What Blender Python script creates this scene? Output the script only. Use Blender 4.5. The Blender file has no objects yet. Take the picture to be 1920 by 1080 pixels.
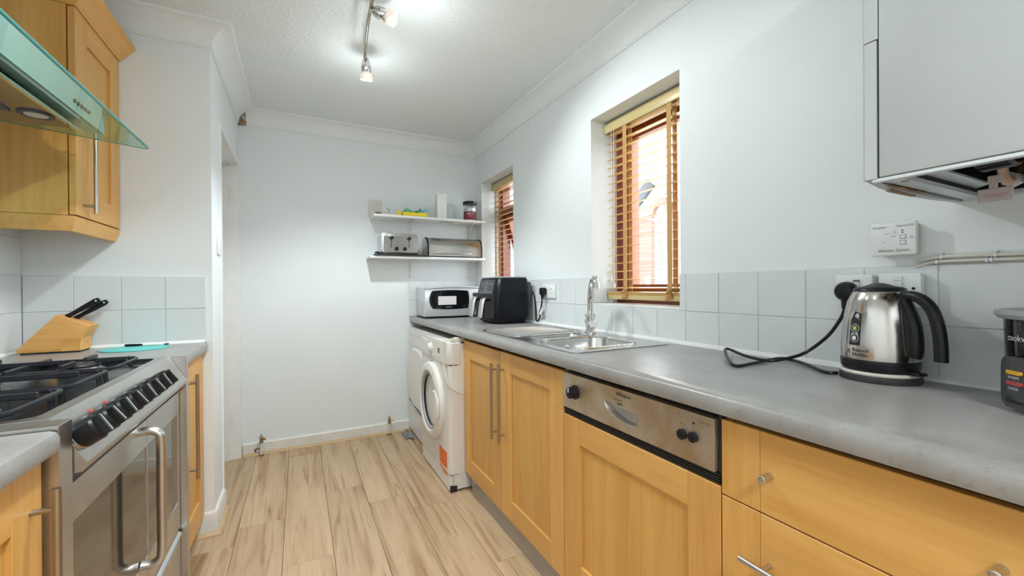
import bpy, bmesh, math, random
from mathutils import Vector, Matrix
random.seed(7)
S = bpy.context.scene
COL = S.collection
PI = math.pi

# ------------------------------------------------------------------ camera
FPX, EYE = 780.7568, 1.16
def cam_axes(yaw=27.1084, pitch=-.2085, roll=-.4072):
    y, p, r = map(math.radians, (yaw, pitch, roll))
    F = Vector((math.sin(y)*math.cos(p), math.cos(y)*math.cos(p), math.sin(p)))
    R0 = Vector((math.cos(y), -math.sin(y), 0)); U0 = R0.cross(F)
    return F, math.cos(r)*R0+math.sin(r)*U0, -math.sin(r)*R0+math.cos(r)*U0
CF, CR, CU = cam_axes()
EYEV = Vector((0, 0, EYE))
def at(px, py, axis, val):
    """point of a photo pixel (1920x1080) on the plane axis=val, in metres"""
    d = CF+(px-960)/FPX*CR+(540-py)/FPX*CU
    i = 'xyz'.index(axis)
    return EYEV+(val-EYEV[i])/d[i]*d
cd = bpy.data.cameras.new('camera'); cam = bpy.data.objects.new('camera', cd); COL.objects.link(cam)
M4 = Matrix.Identity(4)
for i in range(3):
    M4[i][0], M4[i][1], M4[i][2], M4[i][3] = CR[i], CU[i], -CF[i], EYEV[i]
cam.matrix_world = M4
cd.sensor_width = 36; cd.lens = 36*FPX/1920; cd.clip_start = .02
S.camera = cam

# ------------------------------------------------------------------ light and exposure
w = bpy.data.worlds.new('overcast_sky'); S.world = w; w.use_nodes = True
bg = w.node_tree.nodes['Background']
bg.inputs[0].default_value = (.86, .94, 1, 1); bg.inputs[1].default_value = 8.0
S.view_settings.view_transform = 'Standard'; S.view_settings.look = 'None'
S.view_settings.exposure = 0.54; S.view_settings.gamma = 1; S.view_settings.use_curve_mapping = False
LAMP_POWER = 29
LAMP_COL = (.90, .985, 1.0)
def point_light(name, loc, power, radius=.03, col=LAMP_COL, spot=None, aim=None):
    l = bpy.data.lights.new(name, 'SPOT' if spot else 'POINT'); l.energy = power; l.color = col; l.shadow_soft_size = radius
    if spot: l.spot_size = math.radians(spot); l.spot_blend = .6
    o = bpy.data.objects.new(name, l); COL.objects.link(o); o.location = loc
    if aim is not None: o.rotation_euler = Vector(aim).to_track_quat('-Z', 'Y').to_euler()
    return o
# added fill light, unseen behind the viewer, to brighten the room
al = bpy.data.lights.new('room_fill_light', 'AREA'); al.shape = 'DISK'; al.size = .5; al.energy = 30; al.color = (.95, 1, 1)
ao = bpy.data.objects.new('room_fill_light', al); COL.objects.link(ao); ao.location = (.2, -1.0, 2.34)

# ------------------------------------------------------------------ materials
MATS = {}
def new_mat(name):
    m = bpy.data.materials.new(name); m.use_nodes = True; nt = m.node_tree
    return m, nt, nt.nodes['Principled BSDF']
def N(nt, t, **kw):
    n = nt.nodes.new(t)
    for k, v in kw.items():
        if k in n.inputs: n.inputs[k].default_value = v
        else: setattr(n, k, v)
    return n
def L(nt, a, ao, b, bi): nt.links.new(a.outputs[ao], b.inputs[bi])
def ramp(nt, stops):
    r = N(nt, 'ShaderNodeValToRGB'); e = r.color_ramp.elements
    while len(e) < len(stops): e.new(.5)
    for el, (p, c) in zip(e, stops): el.position = p; el.color = (*c, 1)
    return r
def add_bump(nt, p, src, out, strength, dist=.002):
    b = N(nt, 'ShaderNodeBump', Strength=strength, Distance=dist); L(nt, src, out, b, 'Height'); L(nt, b, 'Normal', p, 'Normal')
def simple(name, col, rough=.5, metal=0, vary=.04, scale=8, bump=0, bscale=200, bdist=.001, coat=0, spec=None):
    m, nt, p = new_mat(name)
    tc = N(nt, 'ShaderNodeTexCoord'); nz = N(nt, 'ShaderNodeTexNoise', Scale=scale, Detail=4.0)
    L(nt, tc, 'Object', nz, 'Vector')
    lo = tuple(max(0, c*(1-vary)) for c in col); hi = tuple(min(1, c*(1+vary)) for c in col)
    r = ramp(nt, [(.3, lo), (.7, hi)]); L(nt, nz, 'Fac', r, 'Fac'); L(nt, r, 'Color', p, 'Base Color')
    p.inputs['Roughness'].default_value = rough; p.inputs['Metallic'].default_value = metal
    if coat: p.inputs['Coat Weight'].default_value = coat; p.inputs['Coat Roughness'].default_value = .1
    if spec is not None: p.inputs['Specular IOR Level'].default_value = spec
    if bump:
        n2 = N(nt, 'ShaderNodeTexNoise', Scale=bscale, Detail=2.0); L(nt, tc, 'Object', n2, 'Vector'); add_bump(nt, p, n2, 'Fac', bump, bdist)
    MATS[name] = m; return m
def wood(name, c1, c2, axis='z', rough=.42, grain=60, rand=.06, knots=False):
    m, nt, p = new_mat(name)
    tc = N(nt, 'ShaderNodeTexCoord'); oi = N(nt, 'ShaderNodeObjectInfo')
    off = N(nt, 'ShaderNodeVectorMath', operation='SCALE'); off.inputs[0].default_value = (3.1, 7.7, 5.3)
    mul = N(nt, 'ShaderNodeMath', operation='MULTIPLY'); mul.inputs[1].default_value = 9.0
    L(nt, oi, 'Random', mul, 0); L(nt, mul, 'Value', off, 'Scale')
    add = N(nt, 'ShaderNodeVectorMath', operation='ADD'); L(nt, tc, 'Object', add, 0); L(nt, off, 'Vector', add, 1)
    mp = N(nt, 'ShaderNodeMapping'); s = [1, 1, 1]; s['xyz'.index(axis)] = .06; mp.inputs['Scale'].default_value = s
    L(nt, add, 'Vector', mp, 'Vector')
    n1 = N(nt, 'ShaderNodeTexNoise', Scale=grain, Detail=3.0, Roughness=.6); L(nt, mp, 'Vector', n1, 'Vector')
    n2 = N(nt, 'ShaderNodeTexNoise', Scale=grain*.13, Detail=2.0, Distortion=.8); L(nt, mp, 'Vector', n2, 'Vector')
    mx = N(nt, 'ShaderNodeMath', operation='MULTIPLY_ADD'); mx.inputs[1].default_value = .45; L(nt, n1, 'Fac', mx, 0)
    m2 = N(nt, 'ShaderNodeMath', operation='MULTIPLY'); m2.inputs[1].default_value = .55; L(nt, n2, 'Fac', m2, 0); L(nt, m2, 'Value', mx, 2)
    r = ramp(nt, [(.34, c1), (.66, c2)]); L(nt, mx, 'Value', r, 'Fac')
    hs = N(nt, 'ShaderNodeHueSaturation'); L(nt, r, 'Color', hs, 'Color')
    ma = N(nt, 'ShaderNodeMath', operation='MULTIPLY_ADD'); ma.inputs[1].default_value = 2*rand; ma.inputs[2].default_value = 1-rand
    L(nt, oi, 'Random', ma, 0); L(nt, ma, 'Value', hs, 'Value')
    L(nt, hs, 'Color', p, 'Base Color'); p.inputs['Roughness'].default_value = rough
    add_bump(nt, p, n1, 'Fac', .08, .001)
    MATS[name] = m; return m

simple('wall_paint', (.765, .80, .81), .62, vary=.015, scale=3, bump=.12, bscale=35, bdist=.002)
simple('cove_paint', (.78, .80, .80), .55, vary=.01)
simple('white_gloss', (.80, .80, .78), .3, vary=.03)
simple('skirting_paint', (.74, .72, .68), .4, vary=.06, scale=12)
simple('tile_paint', (.68, .71, .72), .28, vary=.03, scale=5, bump=.10, bscale=22, bdist=.003)
simple('grout', (.60, .625, .63), .7, vary=.08, scale=30)
simple('caulk', (.78, .79, .77), .5)
# stippled ceiling
m, nt, p = new_mat('ceiling_stipple'); MATS['ceiling_stipple'] = m
tc = N(nt, 'ShaderNodeTexCoord'); v1 = N(nt, 'ShaderNodeTexVoronoi', Scale=85.0); v1.feature = 'SMOOTH_F1'
nz = N(nt, 'ShaderNodeTexNoise', Scale=60.0, Detail=3.0); L(nt, tc, 'Object', nz, 'Vector')
ad = N(nt, 'ShaderNodeVectorMath', operation='ADD'); sc = N(nt, 'ShaderNodeVectorMath', operation='SCALE'); sc.inputs['Scale'].default_value = .03
L(nt, nz, 'Color', sc, 0); L(nt, tc, 'Object', ad, 0); L(nt, sc, 'Vector', ad, 1); L(nt, ad, 'Vector', v1, 'Vector')
p.inputs['Base Color'].default_value = (.77, .80, .805, 1); p.inputs['Roughness'].default_value = .8
add_bump(nt, p, v1, 'Distance', .55, .006)
wood('maple', (.60, .30, .073), (.73, .41, .125), 'z', grain=70)
wood('maple_across', (.60, .30, .073), (.73, .41, .125), 'y', grain=70)
wood('maple_deep', (.55, .28, .065), (.69, .385, .11), 'z', grain=70, rand=.03)
wood('oak_beading', (.50, .33, .17), (.60, .42, .24), 'x', grain=60)
wood('blind_wood', (.60, .37, .13), (.72, .48, .20), 'y', .35, grain=80)
wood('blind_rail', (.56, .44, .20), (.64, .52, .26), 'y', .35, grain=80, rand=.02)
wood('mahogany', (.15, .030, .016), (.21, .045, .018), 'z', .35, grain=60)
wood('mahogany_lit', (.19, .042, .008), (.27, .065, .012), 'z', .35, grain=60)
wood('block_wood', (.58, .26, .06), (.74, .40, .12), 'x', .45, grain=50)
# laminate floor planks
m, nt, p = new_mat('floor_oak'); MATS['floor_oak'] = m
tc = N(nt, 'ShaderNodeTexCoord'); oi = N(nt, 'ShaderNodeObjectInfo')
sc = N(nt, 'ShaderNodeVectorMath', operation='SCALE'); sc.inputs[0].default_value = (11, 37, 23); L(nt, oi, 'Random', sc, 'Scale')
ad = N(nt, 'ShaderNodeVectorMath', operation='ADD'); L(nt, tc, 'Object', ad, 0); L(nt, sc, 'Vector', ad, 1)
mp = N(nt, 'ShaderNodeMapping'); mp.inputs['Scale'].default_value = (1, .055, 1); L(nt, ad, 'Vector', mp, 'Vector')
n1 = N(nt, 'ShaderNodeTexNoise', Scale=9.0, Detail=3.0, Distortion=1.6); L(nt, mp, 'Vector', n1, 'Vector')
wv = N(nt, 'ShaderNodeTexNoise', Scale=22.0, Detail=4.0, Distortion=1.5, Roughness=.6); L(nt, mp, 'Vector', wv, 'Vector')
n3 = N(nt, 'ShaderNodeTexNoise', Scale=150.0, Detail=3.0); L(nt, mp, 'Vector', n3, 'Vector')
r1 = ramp(nt, [(.30, (.36, .215, .11)), (.46, (.52, .36, .215)), (.64, (.585, .42, .262))]); L(nt, n1, 'Fac', r1, 'Fac')
r2 = ramp(nt, [(.31, (.56, .46, .38)), (.47, (1, 1, 1)), (1, (1.0, 1.0, 1.0))]); L(nt, wv, 'Fac', r2, 'Fac')
r3 = ramp(nt, [(.3, (.88, .87, .86)), (.6, (1, 1, 1))]); L(nt, n3, 'Fac', r3, 'Fac')
x1 = N(nt, 'ShaderNodeMix', data_type='RGBA', blend_type='MULTIPLY'); x1.inputs[0].default_value = .75
x2 = N(nt, 'ShaderNodeMix', data_type='RGBA', blend_type='MULTIPLY'); x2.inputs[0].default_value = 1
nt.links.new(r1.outputs['Color'], x1.inputs[6]); nt.links.new(r2.outputs['Color'], x1.inputs[7])
nt.links.new(x1.outputs[2], x2.inputs[6]); nt.links.new(r3.outputs['Color'], x2.inputs[7])
hs = N(nt, 'ShaderNodeHueSaturation'); nt.links.new(x2.outputs[2], hs.inputs['Color'])
ma = N(nt, 'ShaderNodeMath', operation='MULTIPLY_ADD'); ma.inputs[1].default_value = .16; ma.inputs[2].default_value = .92
L(nt, oi, 'Random', ma, 0); L(nt, ma, 'Value', hs, 'Value'); L(nt, hs, 'Color', p, 'Base Color')
p.inputs['Roughness'].default_value = .42; add_bump(nt, p, n3, 'Fac', .06, .001)
simple('floor_gap', (.12, .085, .06), .9)
# worktop laminate
m, nt, p = new_mat('worktop_laminate'); MATS['worktop_laminate'] = m
tc = N(nt, 'ShaderNodeTexCoord')
n1 = N(nt, 'ShaderNodeTexNoise', Scale=7.0, Detail=6.0, Roughness=.65); L(nt, tc, 'Object', n1, 'Vector')
n2 = N(nt, 'ShaderNodeTexNoise', Scale=90.0, Detail=3.0); L(nt, tc, 'Object', n2, 'Vector')
r1 = ramp(nt, [(.3, (.245, .232, .22)), (.55, (.305, .296, .286)), (.75, (.345, .338, .33))]); L(nt, n1, 'Fac', r1, 'Fac')
r2 = ramp(nt, [(.28, (.72, .70, .68)), (.42, (1, 1, 1))]); L(nt, n2, 'Fac', r2, 'Fac')
x1 = N(nt, 'ShaderNodeMix', data_type='RGBA', blend_type='MULTIPLY'); x1.inputs[0].default_value = .6
nt.links.new(r1.outputs['Color'], x1.inputs[6]); nt.links.new(r2.outputs['Color'], x1.inputs[7]); nt.links.new(x1.outputs[2], p.inputs['Base Color'])
p.inputs['Roughness'].default_value = .30
def brushed(name, col, rough=.3, axis='y', metal=1.0, stain=0, rv=.18):
    m, nt, p = new_mat(name)
    tc = N(nt, 'ShaderNodeTexCoord'); mp = N(nt, 'ShaderNodeMapping'); s = [400, 400, 400]; s['xyz'.index(axis)] = 4; mp.inputs['Scale'].default_value = s
    L(nt, tc, 'Object', mp, 'Vector'); nz = N(nt, 'ShaderNodeTexNoise', Scale=1.0, Detail=2.0); L(nt, mp, 'Vector', nz, 'Vector')
    n2 = N(nt, 'ShaderNodeTexNoise', Scale=9.0, Detail=5.0, Distortion=.6); L(nt, tc, 'Object', n2, 'Vector')
    st = tuple(c*f for c, f in zip(col, (.80, .70, .56)))
    r = ramp(nt, [(.36, st if stain else tuple(c*.94 for c in col)), (.58, col)]); L(nt, n2, 'Fac', r, 'Fac'); L(nt, r, 'Color', p, 'Base Color')
    mr = N(nt, 'ShaderNodeMath', operation='MULTIPLY_ADD'); mr.inputs[1].default_value = rv; mr.inputs[2].default_value = rough-rv*.45
    L(nt, nz, 'Fac', mr, 0); L(nt, mr, 'Value', p, 'Roughness'); p.inputs['Metallic'].default_value = metal
    MATS[name] = m
brushed('steel', (.60, .585, .565), .30, 'y')
brushed('steel_up', (.58, .56, .54), .32, 'z', rv=.06)
brushed('steel_dull', (.56, .545, .53), .42, 'y')
brushed('steel_panel', (.60, .545, .46), .40, 'y', .85, stain=1)
brushed('kettle_steel', (.56, .53, .50), .17, 'z', rv=.08)
brushed('handle_steel', (.42, .385, .345), .30, 'z', rv=.06)
brushed('sink_steel', (.62, .61, .595), .22, 'y', rv=.05)
simple('chrome', (.72, .72, .73), .08, 1, vary=.02)
simple('brass_dark', (.30, .22, .11), .35, 1, vary=.2, scale=40)
simple('bronze_chrome', (.42, .37, .30), .14, 1, vary=.1, scale=30)
simple('black_plastic', (.009, .009, .011), .34, vary=.1, spec=.3)
simple('black_matte', (.016, .016, .017), .55, vary=.1)
simple('navy_black', (.006, .007, .013), .32, vary=.05, spec=.22)
simple('black_gloss', (.008, .008, .011), .08, vary=.05)
simple('enamel', (.014, .016, .020), .16, vary=.3, scale=20)
simple('cast_iron', (.016, .017, .022), .34, vary=.3, scale=60, bump=.3, bscale=300)
simple('burner_metal', (.20, .19, .19), .4, .8, vary=.2)
simple('appliance_white', (.76, .735, .70), .30, vary=.03, scale=3)
simple('appliance_shade', (.62, .60, .57), .4)
simple('boiler_white', (.46, .49, .505), .32, vary=.02)
simple('beige_plastic', (.66, .63, .55), .4, vary=.05)
simple('socket_white', (.76, .78, .78), .3, vary=.02)
simple('paper_white', (.78, .76, .75), .7, vary=.03)
simple('silver_plastic', (.60, .615, .64), .28, .35, vary=.02)
simple('grey_plastic', (.33, .34, .35), .35, vary=.04)
simple('dark_grey', (.06, .06, .065), .4)
simple('burnt_black', (.028, .026, .025), .5, vary=.4, scale=90)
simple('lcd', (.05, .06, .055), .2)
simple('screen_teal', (.16, .30, .30), .3)
simple('print_black', (.012, .012, .012), .6)
simple('print_grey', (.16, .17, .18), .6)
simple('print_silver', (.50, .51, .53), .4)
simple('print_white', (.75, .75, .75), .5)
simple('red_print', (.60, .08, .07), .5)
simple('orange_sticker', (.80, .165, .02), .5, vary=.08, scale=60)
simple('teal_mat', (.115, .58, .545), .45)
simple('yellow', (.85, .66, .02), .6, vary=.1, scale=50)
simple('teal_wrap', (.25, .62, .62), .3, vary=.2, scale=40)
simple('red_clear', (.42, .07, .07), .3)
simple('amber', (.75, .42, .03), .25)
simple('maroon', (.20, .015, .035), .45)
simple('green_leaf', (.36, .55, .14), .5)
simple('copper', (.60, .35, .20), .4, .7, vary=.2, scale=30)
simple('rust', (.20, .045, .012), .8, vary=.4, scale=120)
simple('grime', (.30, .19, .10), .6, vary=.5, scale=45)
simple('plinth_steel', (.40, .385, .37), .38, .5, vary=.04)
simple('tape_tan', (.55, .315, .125), .75, vary=.08, scale=90)
simple('rubber_grey', (.22, .23, .26), .6)
simple('dark_void', (.010, .009, .008), .9)
simple('cable_white', (.66, .64, .57), .45)
simple('plaster_broken', (.34, .24, .13), .9, vary=.5, scale=60)
simple('label_grey', (.47, .43, .42), .5, vary=.03)
simple('alu_tray', (.62, .66, .68), .35, .4)
simple('hood_paint', (.36, .345, .33), .2, .9)
# glass
def glass(name, tint, refl=.03):
    m = bpy.data.materials.new(name); m.use_nodes = True; nt = m.node_tree; nt.nodes.clear()
    o = N(nt, 'ShaderNodeOutputMaterial'); t = N(nt, 'ShaderNodeBsdfTransparent'); t.inputs[0].default_value = (*tint, 1)
    g = N(nt, 'ShaderNodeBsdfGlossy'); g.inputs['Roughness'].default_value = .03; g.inputs[0].default_value = (.9, 1, .98, 1)
    lw = N(nt, 'ShaderNodeLayerWeight', Blend=.5); pw = N(nt, 'ShaderNodeMath', operation='POWER'); pw.inputs[1].default_value = 4
    f = N(nt, 'ShaderNodeMath', operation='MULTIPLY_ADD'); f.inputs[1].default_value = .7; f.inputs[2].default_value = refl
    L(nt, lw, 'Facing', pw, 0); L(nt, pw, 'Value', f, 0)
    mx = N(nt, 'ShaderNodeMixShader'); L(nt, f, 'Value', mx, 0); L(nt, t, 'BSDF', mx, 1); L(nt, g, 'BSDF', mx, 2); L(nt, mx, 'Shader', o, 'Surface')
    MATS[name] = m
glass('pane_glass', (.97, .98, .98)); glass('hood_glass', (.70, .88, .83)); glass('jar_glass', (.93, .95, .95))
m, nt, p = new_mat('hood_glass_edge'); MATS['hood_glass_edge'] = m
p.inputs['Base Color'].default_value = (.05, .26, .25, 1); p.inputs['Roughness'].default_value = .1
m, nt, p = new_mat('oven_glass'); MATS['oven_glass'] = m
p.inputs['Base Color'].default_value = (.19, .17, .14, 1); p.inputs['Metallic'].default_value = .85; p.inputs['Roughness'].default_value = .07
m, nt, p = new_mat('frosted_glass'); MATS['frosted_glass'] = m
p.inputs['Base Color'].default_value = (.85, .78, .70, 1); p.inputs['Roughness'].default_value = .5
p.inputs['Transmission Weight'].default_value = .3; p.inputs['Emission Color'].default_value = (1, .93, .86, 1); p.inputs['Emission Strength'].default_value = .12
m, nt, p = new_mat('bulb_glow'); MATS['bulb_glow'] = m
p.inputs['Emission Color'].default_value = (*LAMP_COL, 1); p.inputs['Emission Strength'].default_value = 1
m, nt, p = new_mat('hood_lamp'); MATS['hood_lamp'] = m
p.inputs['Base Color'].default_value = (.55, .53, .48, 1); p.inputs['Roughness'].default_value = .3
# brick of the house across the yard
m, nt, p = new_mat('brick'); MATS['brick'] = m
tc = N(nt, 'ShaderNodeTexCoord'); mp = N(nt, 'ShaderNodeMapping'); mp.inputs['Rotation'].default_value = (PI/2, 0, PI/2)
L(nt, tc, 'Object', mp, 'Vector'); bt = N(nt, 'ShaderNodeTexBrick', Scale=1.0)
bt.inputs['Brick Width'].default_value = .225; bt.inputs['Row Height'].default_value = .075; bt.inputs['Mortar Size'].default_value = .006
bt.inputs['Color1'].default_value = (.20, .105, .082, 1); bt.inputs['Color2'].default_value = (.165, .08, .06, 1); bt.inputs['Mortar'].default_value = (.22, .17, .15, 1)
L(nt, mp, 'Vector', bt, 'Vector'); L(nt, bt, 'Color', p, 'Base Color'); p.inputs['Roughness'].default_value = .9
simple('brick_plain', (.20, .11, .085), .9, vary=.1, scale=20)
simple('render_white', (.78, .78, .77), .8)
simple('roof_tile', (.15, .155, .165), .8)
simple('lamp_post', (.16, .15, .14), .6)
simple('paving', (.40, .40, .39), .9, vary=.1)

# ------------------------------------------------------------------ mesh helpers
class B:
    def __init__(s): s.bm = bmesh.new()
    def box(s, x0, x1, y0, y1, z0, z1, bev=0, seg=2):
        bm = s.bm; x0, x1 = sorted((x0, x1)); y0, y1 = sorted((y0, y1)); z0, z1 = sorted((z0, z1))
        v = [bm.verts.new(c) for c in ((x0,y0,z0),(x1,y0,z0),(x1,y1,z0),(x0,y1,z0),(x0,y0,z1),(x1,y0,z1),(x1,y1,z1),(x0,y1,z1))]
        fs = [bm.faces.new([v[i] for i in q]) for q in ((0,3,2,1),(4,5,6,7),(0,1,5,4),(1,2,6,5),(2,3,7,6),(3,0,4,7))]
        if bev: bmesh.ops.bevel(bm, geom=list({e for f in fs for e in f.edges}), offset=bev, segments=seg, profile=.5, affect='EDGES')
        return s
    def rings(s, rings, cap0=True, cap1=True, closed=False):
        bm = s.bm; R = [[bm.verts.new(p) for p in r] for r in rings]; n = len(R[0])
        for a, b in zip(R, R[1:]+([R[0]] if closed else [])):
            for i in range(n):
                j = (i+1) % n
                try: bm.faces.new((a[i], a[j], b[j], b[i]))
                except ValueError: pass
        if not closed:
            if cap0: bm.faces.new(R[0][::-1])
            if cap1: bm.faces.new(R[-1])
        return s
    def tube(s, pts, r, n=10, closed=False, cap=True):
        pts = [Vector(p) for p in pts]; k = len(pts); rr = r if isinstance(r, (list, tuple)) else [r]*k
        rings = []; up = None
        for i, p in enumerate(pts):
            if closed: t = (pts[(i+1) % k]-pts[i-1]).normalized()
            else: t = (pts[min(i+1, k-1)]-pts[max(i-1, 0)]).normalized()
            if up is None:
                up = Vector((0, 0, 1)) if abs(t.z) < .9 else Vector((1, 0, 0))
            a = (up-t*up.dot(t))
            if a.length < 1e-6: a = t.orthogonal()
            a.normalize(); b = t.cross(a); up = a
            rings.append([p+rr[i]*(math.cos(2*PI*q/n)*a+math.sin(2*PI*q/n)*b) for q in range(n)])
        return s.rings(rings, cap, cap, closed)
    def cyl(s, p, q, r, r2=None, n=24): return s.tube([p, q], [r, r if r2 is None else r2], n)
    def lathe(s, prof, c=(0,0,0), axis=(0,0,1), n=32, cap0=True, cap1=True):
        ax = Vector(axis).normalized(); a = ax.orthogonal().normalized()
        if abs(ax.z) > .99: a = Vector((1, 0, 0))
        b = ax.cross(a); c = Vector(c)
        return s.rings([[c+h*ax+max(r, 1e-5)*(math.cos(2*PI*q/n)*a+math.sin(2*PI*q/n)*b) for q in range(n)] for r, h in prof], cap0, cap1)
    def prism(s, poly, axis, a, b, bev=0):
        f = {'x': lambda u, v, h: (h, u, v), 'y': lambda u, v, h: (u, h, v), 'z': lambda u, v, h: (u, v, h)}[axis]
        bm = s.bm; A = [bm.verts.new(f(u, v, a)) for u, v in poly]; Bv = [bm.verts.new(f(u, v, b)) for u, v in poly]; n = len(poly)
        fs = [bm.faces.new(A), bm.faces.new(Bv[::-1])]+[bm.faces.new((A[i], Bv[i], Bv[(i+1) % n], A[(i+1) % n])) for i in range(n)]
        if bev: bmesh.ops.bevel(bm, geom=list({e for f_ in fs for e in f_.edges}), offset=bev, segments=2, profile=.5, affect='EDGES')
        return s
    def plate(s, outer, holes, axis, a, b, back=True):
        f = {'x': lambda u, v, h: (h, u, v), 'y': lambda u, v, h: (u, h, v), 'z': lambda u, v, h: (u, v, h)}[axis]
        bm = s.bm
        for h in ((a, b) if back else (a,)):
            es = []
            for lp in [outer]+holes:
                vs = [bm.verts.new(f(u, v, h)) for u, v in lp]
                es += [bm.edges.new((vs[i], vs[(i+1) % len(vs)])) for i in range(len(vs))]
            bmesh.ops.triangle_fill(bm, use_beauty=True, use_dissolve=False, edges=es)
        for lp in [outer]+holes:
            n = len(lp); A = [bm.verts.new(f(u, v, a)) for u, v in lp]; C = [bm.verts.new(f(u, v, b)) for u, v in lp]
            for i in range(n): bm.faces.new((A[i], A[(i+1) % n], C[(i+1) % n], C[i]))
        bmesh.ops.remove_doubles(bm, verts=bm.verts, dist=1e-6)
        return s
    def quad(s, *pts):
        s.bm.faces.new([s.bm.verts.new(p) for p in pts]); return s
    def ball(s, c, r, sx=1, sy=1, sz=1, u=20, v=12):
        mt = Matrix.Translation(c) @ Matrix.Diagonal((sx, sy, sz, 1))
        bmesh.ops.create_uvsphere(s.bm, u_segments=u, v_segments=v, radius=r, matrix=mt); return s
    def solidify(s, t):
        bmesh.ops.recalc_face_normals(s.bm, faces=s.bm.faces); bmesh.ops.solidify(s.bm, geom=s.bm.faces[:], thickness=t); return s
    def xform(s, m): bmesh.ops.transform(s.bm, matrix=m, verts=s.bm.verts); return s
    def mesh(s, name, mt, off=(0,0,0), angle=35, flat=False):
        bm = s.bm; bmesh.ops.recalc_face_normals(bm, faces=bm.faces)
        lim = math.radians(angle)
        for e in bm.edges:
            e.smooth = len(e.link_faces) == 2 and e.calc_face_angle(9) < lim
        for f in bm.faces: f.smooth = not flat
        if any(off): bmesh.ops.translate(bm, vec=-Vector(off), verts=bm.verts)
        me = bpy.data.meshes.new(name); bm.to_mesh(me); bm.free(); me.materials.append(MATS[mt]); return me
def rrect(u0, u1, v0, v1, r, n=5):
    out = []
    for cx, cy, a0 in ((u1-r, v0+r, -90), (u1-r, v1-r, 0), (u0+r, v1-r, 90), (u0+r, v0+r, 180)):
        for i in range(n+1):
            a = math.radians(a0+90*i/n); out.append((cx+r*math.cos(a), cy+r*math.sin(a)))
    return out
def ell(cu, cv, ru, rv, n=32): return [(cu+ru*math.cos(2*PI*i/n), cv+rv*math.sin(2*PI*i/n)) for i in range(n)]
def spline(pts, k=8):
    pts = [Vector(p) for p in pts]; out = []
    for i in range(len(pts)-1):
        a, b, c, d = pts[max(i-1, 0)], pts[i], pts[i+1], pts[min(i+2, len(pts)-1)]
        for j in range(k):
            t = j/k
            out.append(.5*((2*b)+(c-a)*t+(2*a-5*b+4*c-d)*t*t+(3*b-a-3*c+d)*t**3))
    return out+[pts[-1]]
ORG = {}
def thing(name, label, cat, loc=(0,0,0), group=None):
    o = bpy.data.objects.new(name, None); o.empty_display_size = .05; COL.objects.link(o); o.location = loc
    o['label'] = label; o['category'] = cat
    if group: o['group'] = group
    ORG[o.name] = Vector(loc); return o
def part(name, b, mt, parent, label=None, kind=None, angle=35, flat=False):
    off = ORG[parent.name]
    o = bpy.data.objects.new(name, b.mesh(name, mt, off, angle, flat)); COL.objects.link(o); o.parent = parent; ORG[o.name] = off
    if label: o['label'] = label
    if kind: o['kind'] = kind
    return o
def single(name, b, mt, label, cat, loc=(0,0,0), group=None, angle=35):
    o = bpy.data.objects.new(name, b.mesh(name, mt, loc, angle)); COL.objects.link(o); o.location = loc
    o['label'] = label; o['category'] = cat; ORG[o.name] = Vector(loc)
    if group: o['group'] = group
    return o
def struct(name, b, mt, label=None, parent=None):
    if parent is not None: return part(name, b, mt, parent, label)
    o = bpy.data.objects.new(name, b.mesh(name, mt)); COL.objects.link(o); o['kind'] = 'structure'; ORG[o.name] = Vector((0,0,0))
    if label: o['label'] = label
    return o
def piece(name, me, loc, parent):
    o = bpy.data.objects.new(name, me); COL.objects.link(o); o.parent = parent; o.location = Vector(loc)-ORG[parent.name]; return o
def lettering(txt, parent, origin, right, up, size, mt, depth=.0004, align='LEFT', bend=None, shear=0, name='lettering', space=1):
    c = bpy.data.curves.new('text', 'FONT'); c.body = txt; c.size = size; c.align_x = align; c.shear = shear; c.space_character = space; c.resolution_u = 2
    o = bpy.data.objects.new('text', c); COL.objects.link(o)
    dg = bpy.context.evaluated_depsgraph_get(); dg.update(); me = bpy.data.meshes.new_from_object(o.evaluated_get(dg))
    bpy.data.objects.remove(o)
    R, U = Vector(right).normalized(), Vector(up).normalized(); Nn = R.cross(U); O = Vector(origin)
    for v in me.vertices:
        x, y = v.co.x, v.co.y
        v.co = bend(x, y) if bend else O+x*R+y*U+depth*Nn
    off = ORG[parent.name]
    for v in me.vertices: v.co -= off
    me.materials.clear(); me.materials.append(MATS[mt]); me.name = name
    q = bpy.data.objects.new(name, me); COL.objects.link(q); q.parent = parent; ORG[q.name] = off; return q

# ------------------------------------------------------------------ room shell
XR, YB, XL, XN, YN, ZC = 1.398, 3.413, -1.0, -.364, 2.397, 2.388    # right wall, back wall, left wall, nib corner, ceiling
YF = -1.9
W2 = (1.209, 1.792, 1.062, 2.048)       # near window opening y0,y1,z0,z1
W1 = (2.704, 3.289, 1.062, 2.048)
WT = .30
floor = struct('floor', B().box(XL-.1, XR+.1, YF-.1, YB+.1, -.12, -.009).box(-1.6, XL-.1, 2.5, YB+.1, -.12, -.009), 'floor_gap', 'laid floor of pale oak laminate planks')
col_x0, pw = -.0707, .1984
joint = {-1: 2.39, 0: 1.968, 1: 2.58, 2: 2.35, 3: 2.17, 4: 1.587}
PLK = {}
def plank(x0, x1, y0, y1):
    wx, wy = round(x1-x0-.0016, 4), round(y1-y0-.0016, 4)
    if (wx, wy) not in PLK:
        PLK[(wx, wy)] = B().box(-wx/2, wx/2, -wy/2, wy/2, -.009, 0, .0006, 1).mesh('plank', 'floor_oak')
    piece('plank', PLK[(wx, wy)], ((x0+x1)/2, (y0+y1)/2, 0), floor)
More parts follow.
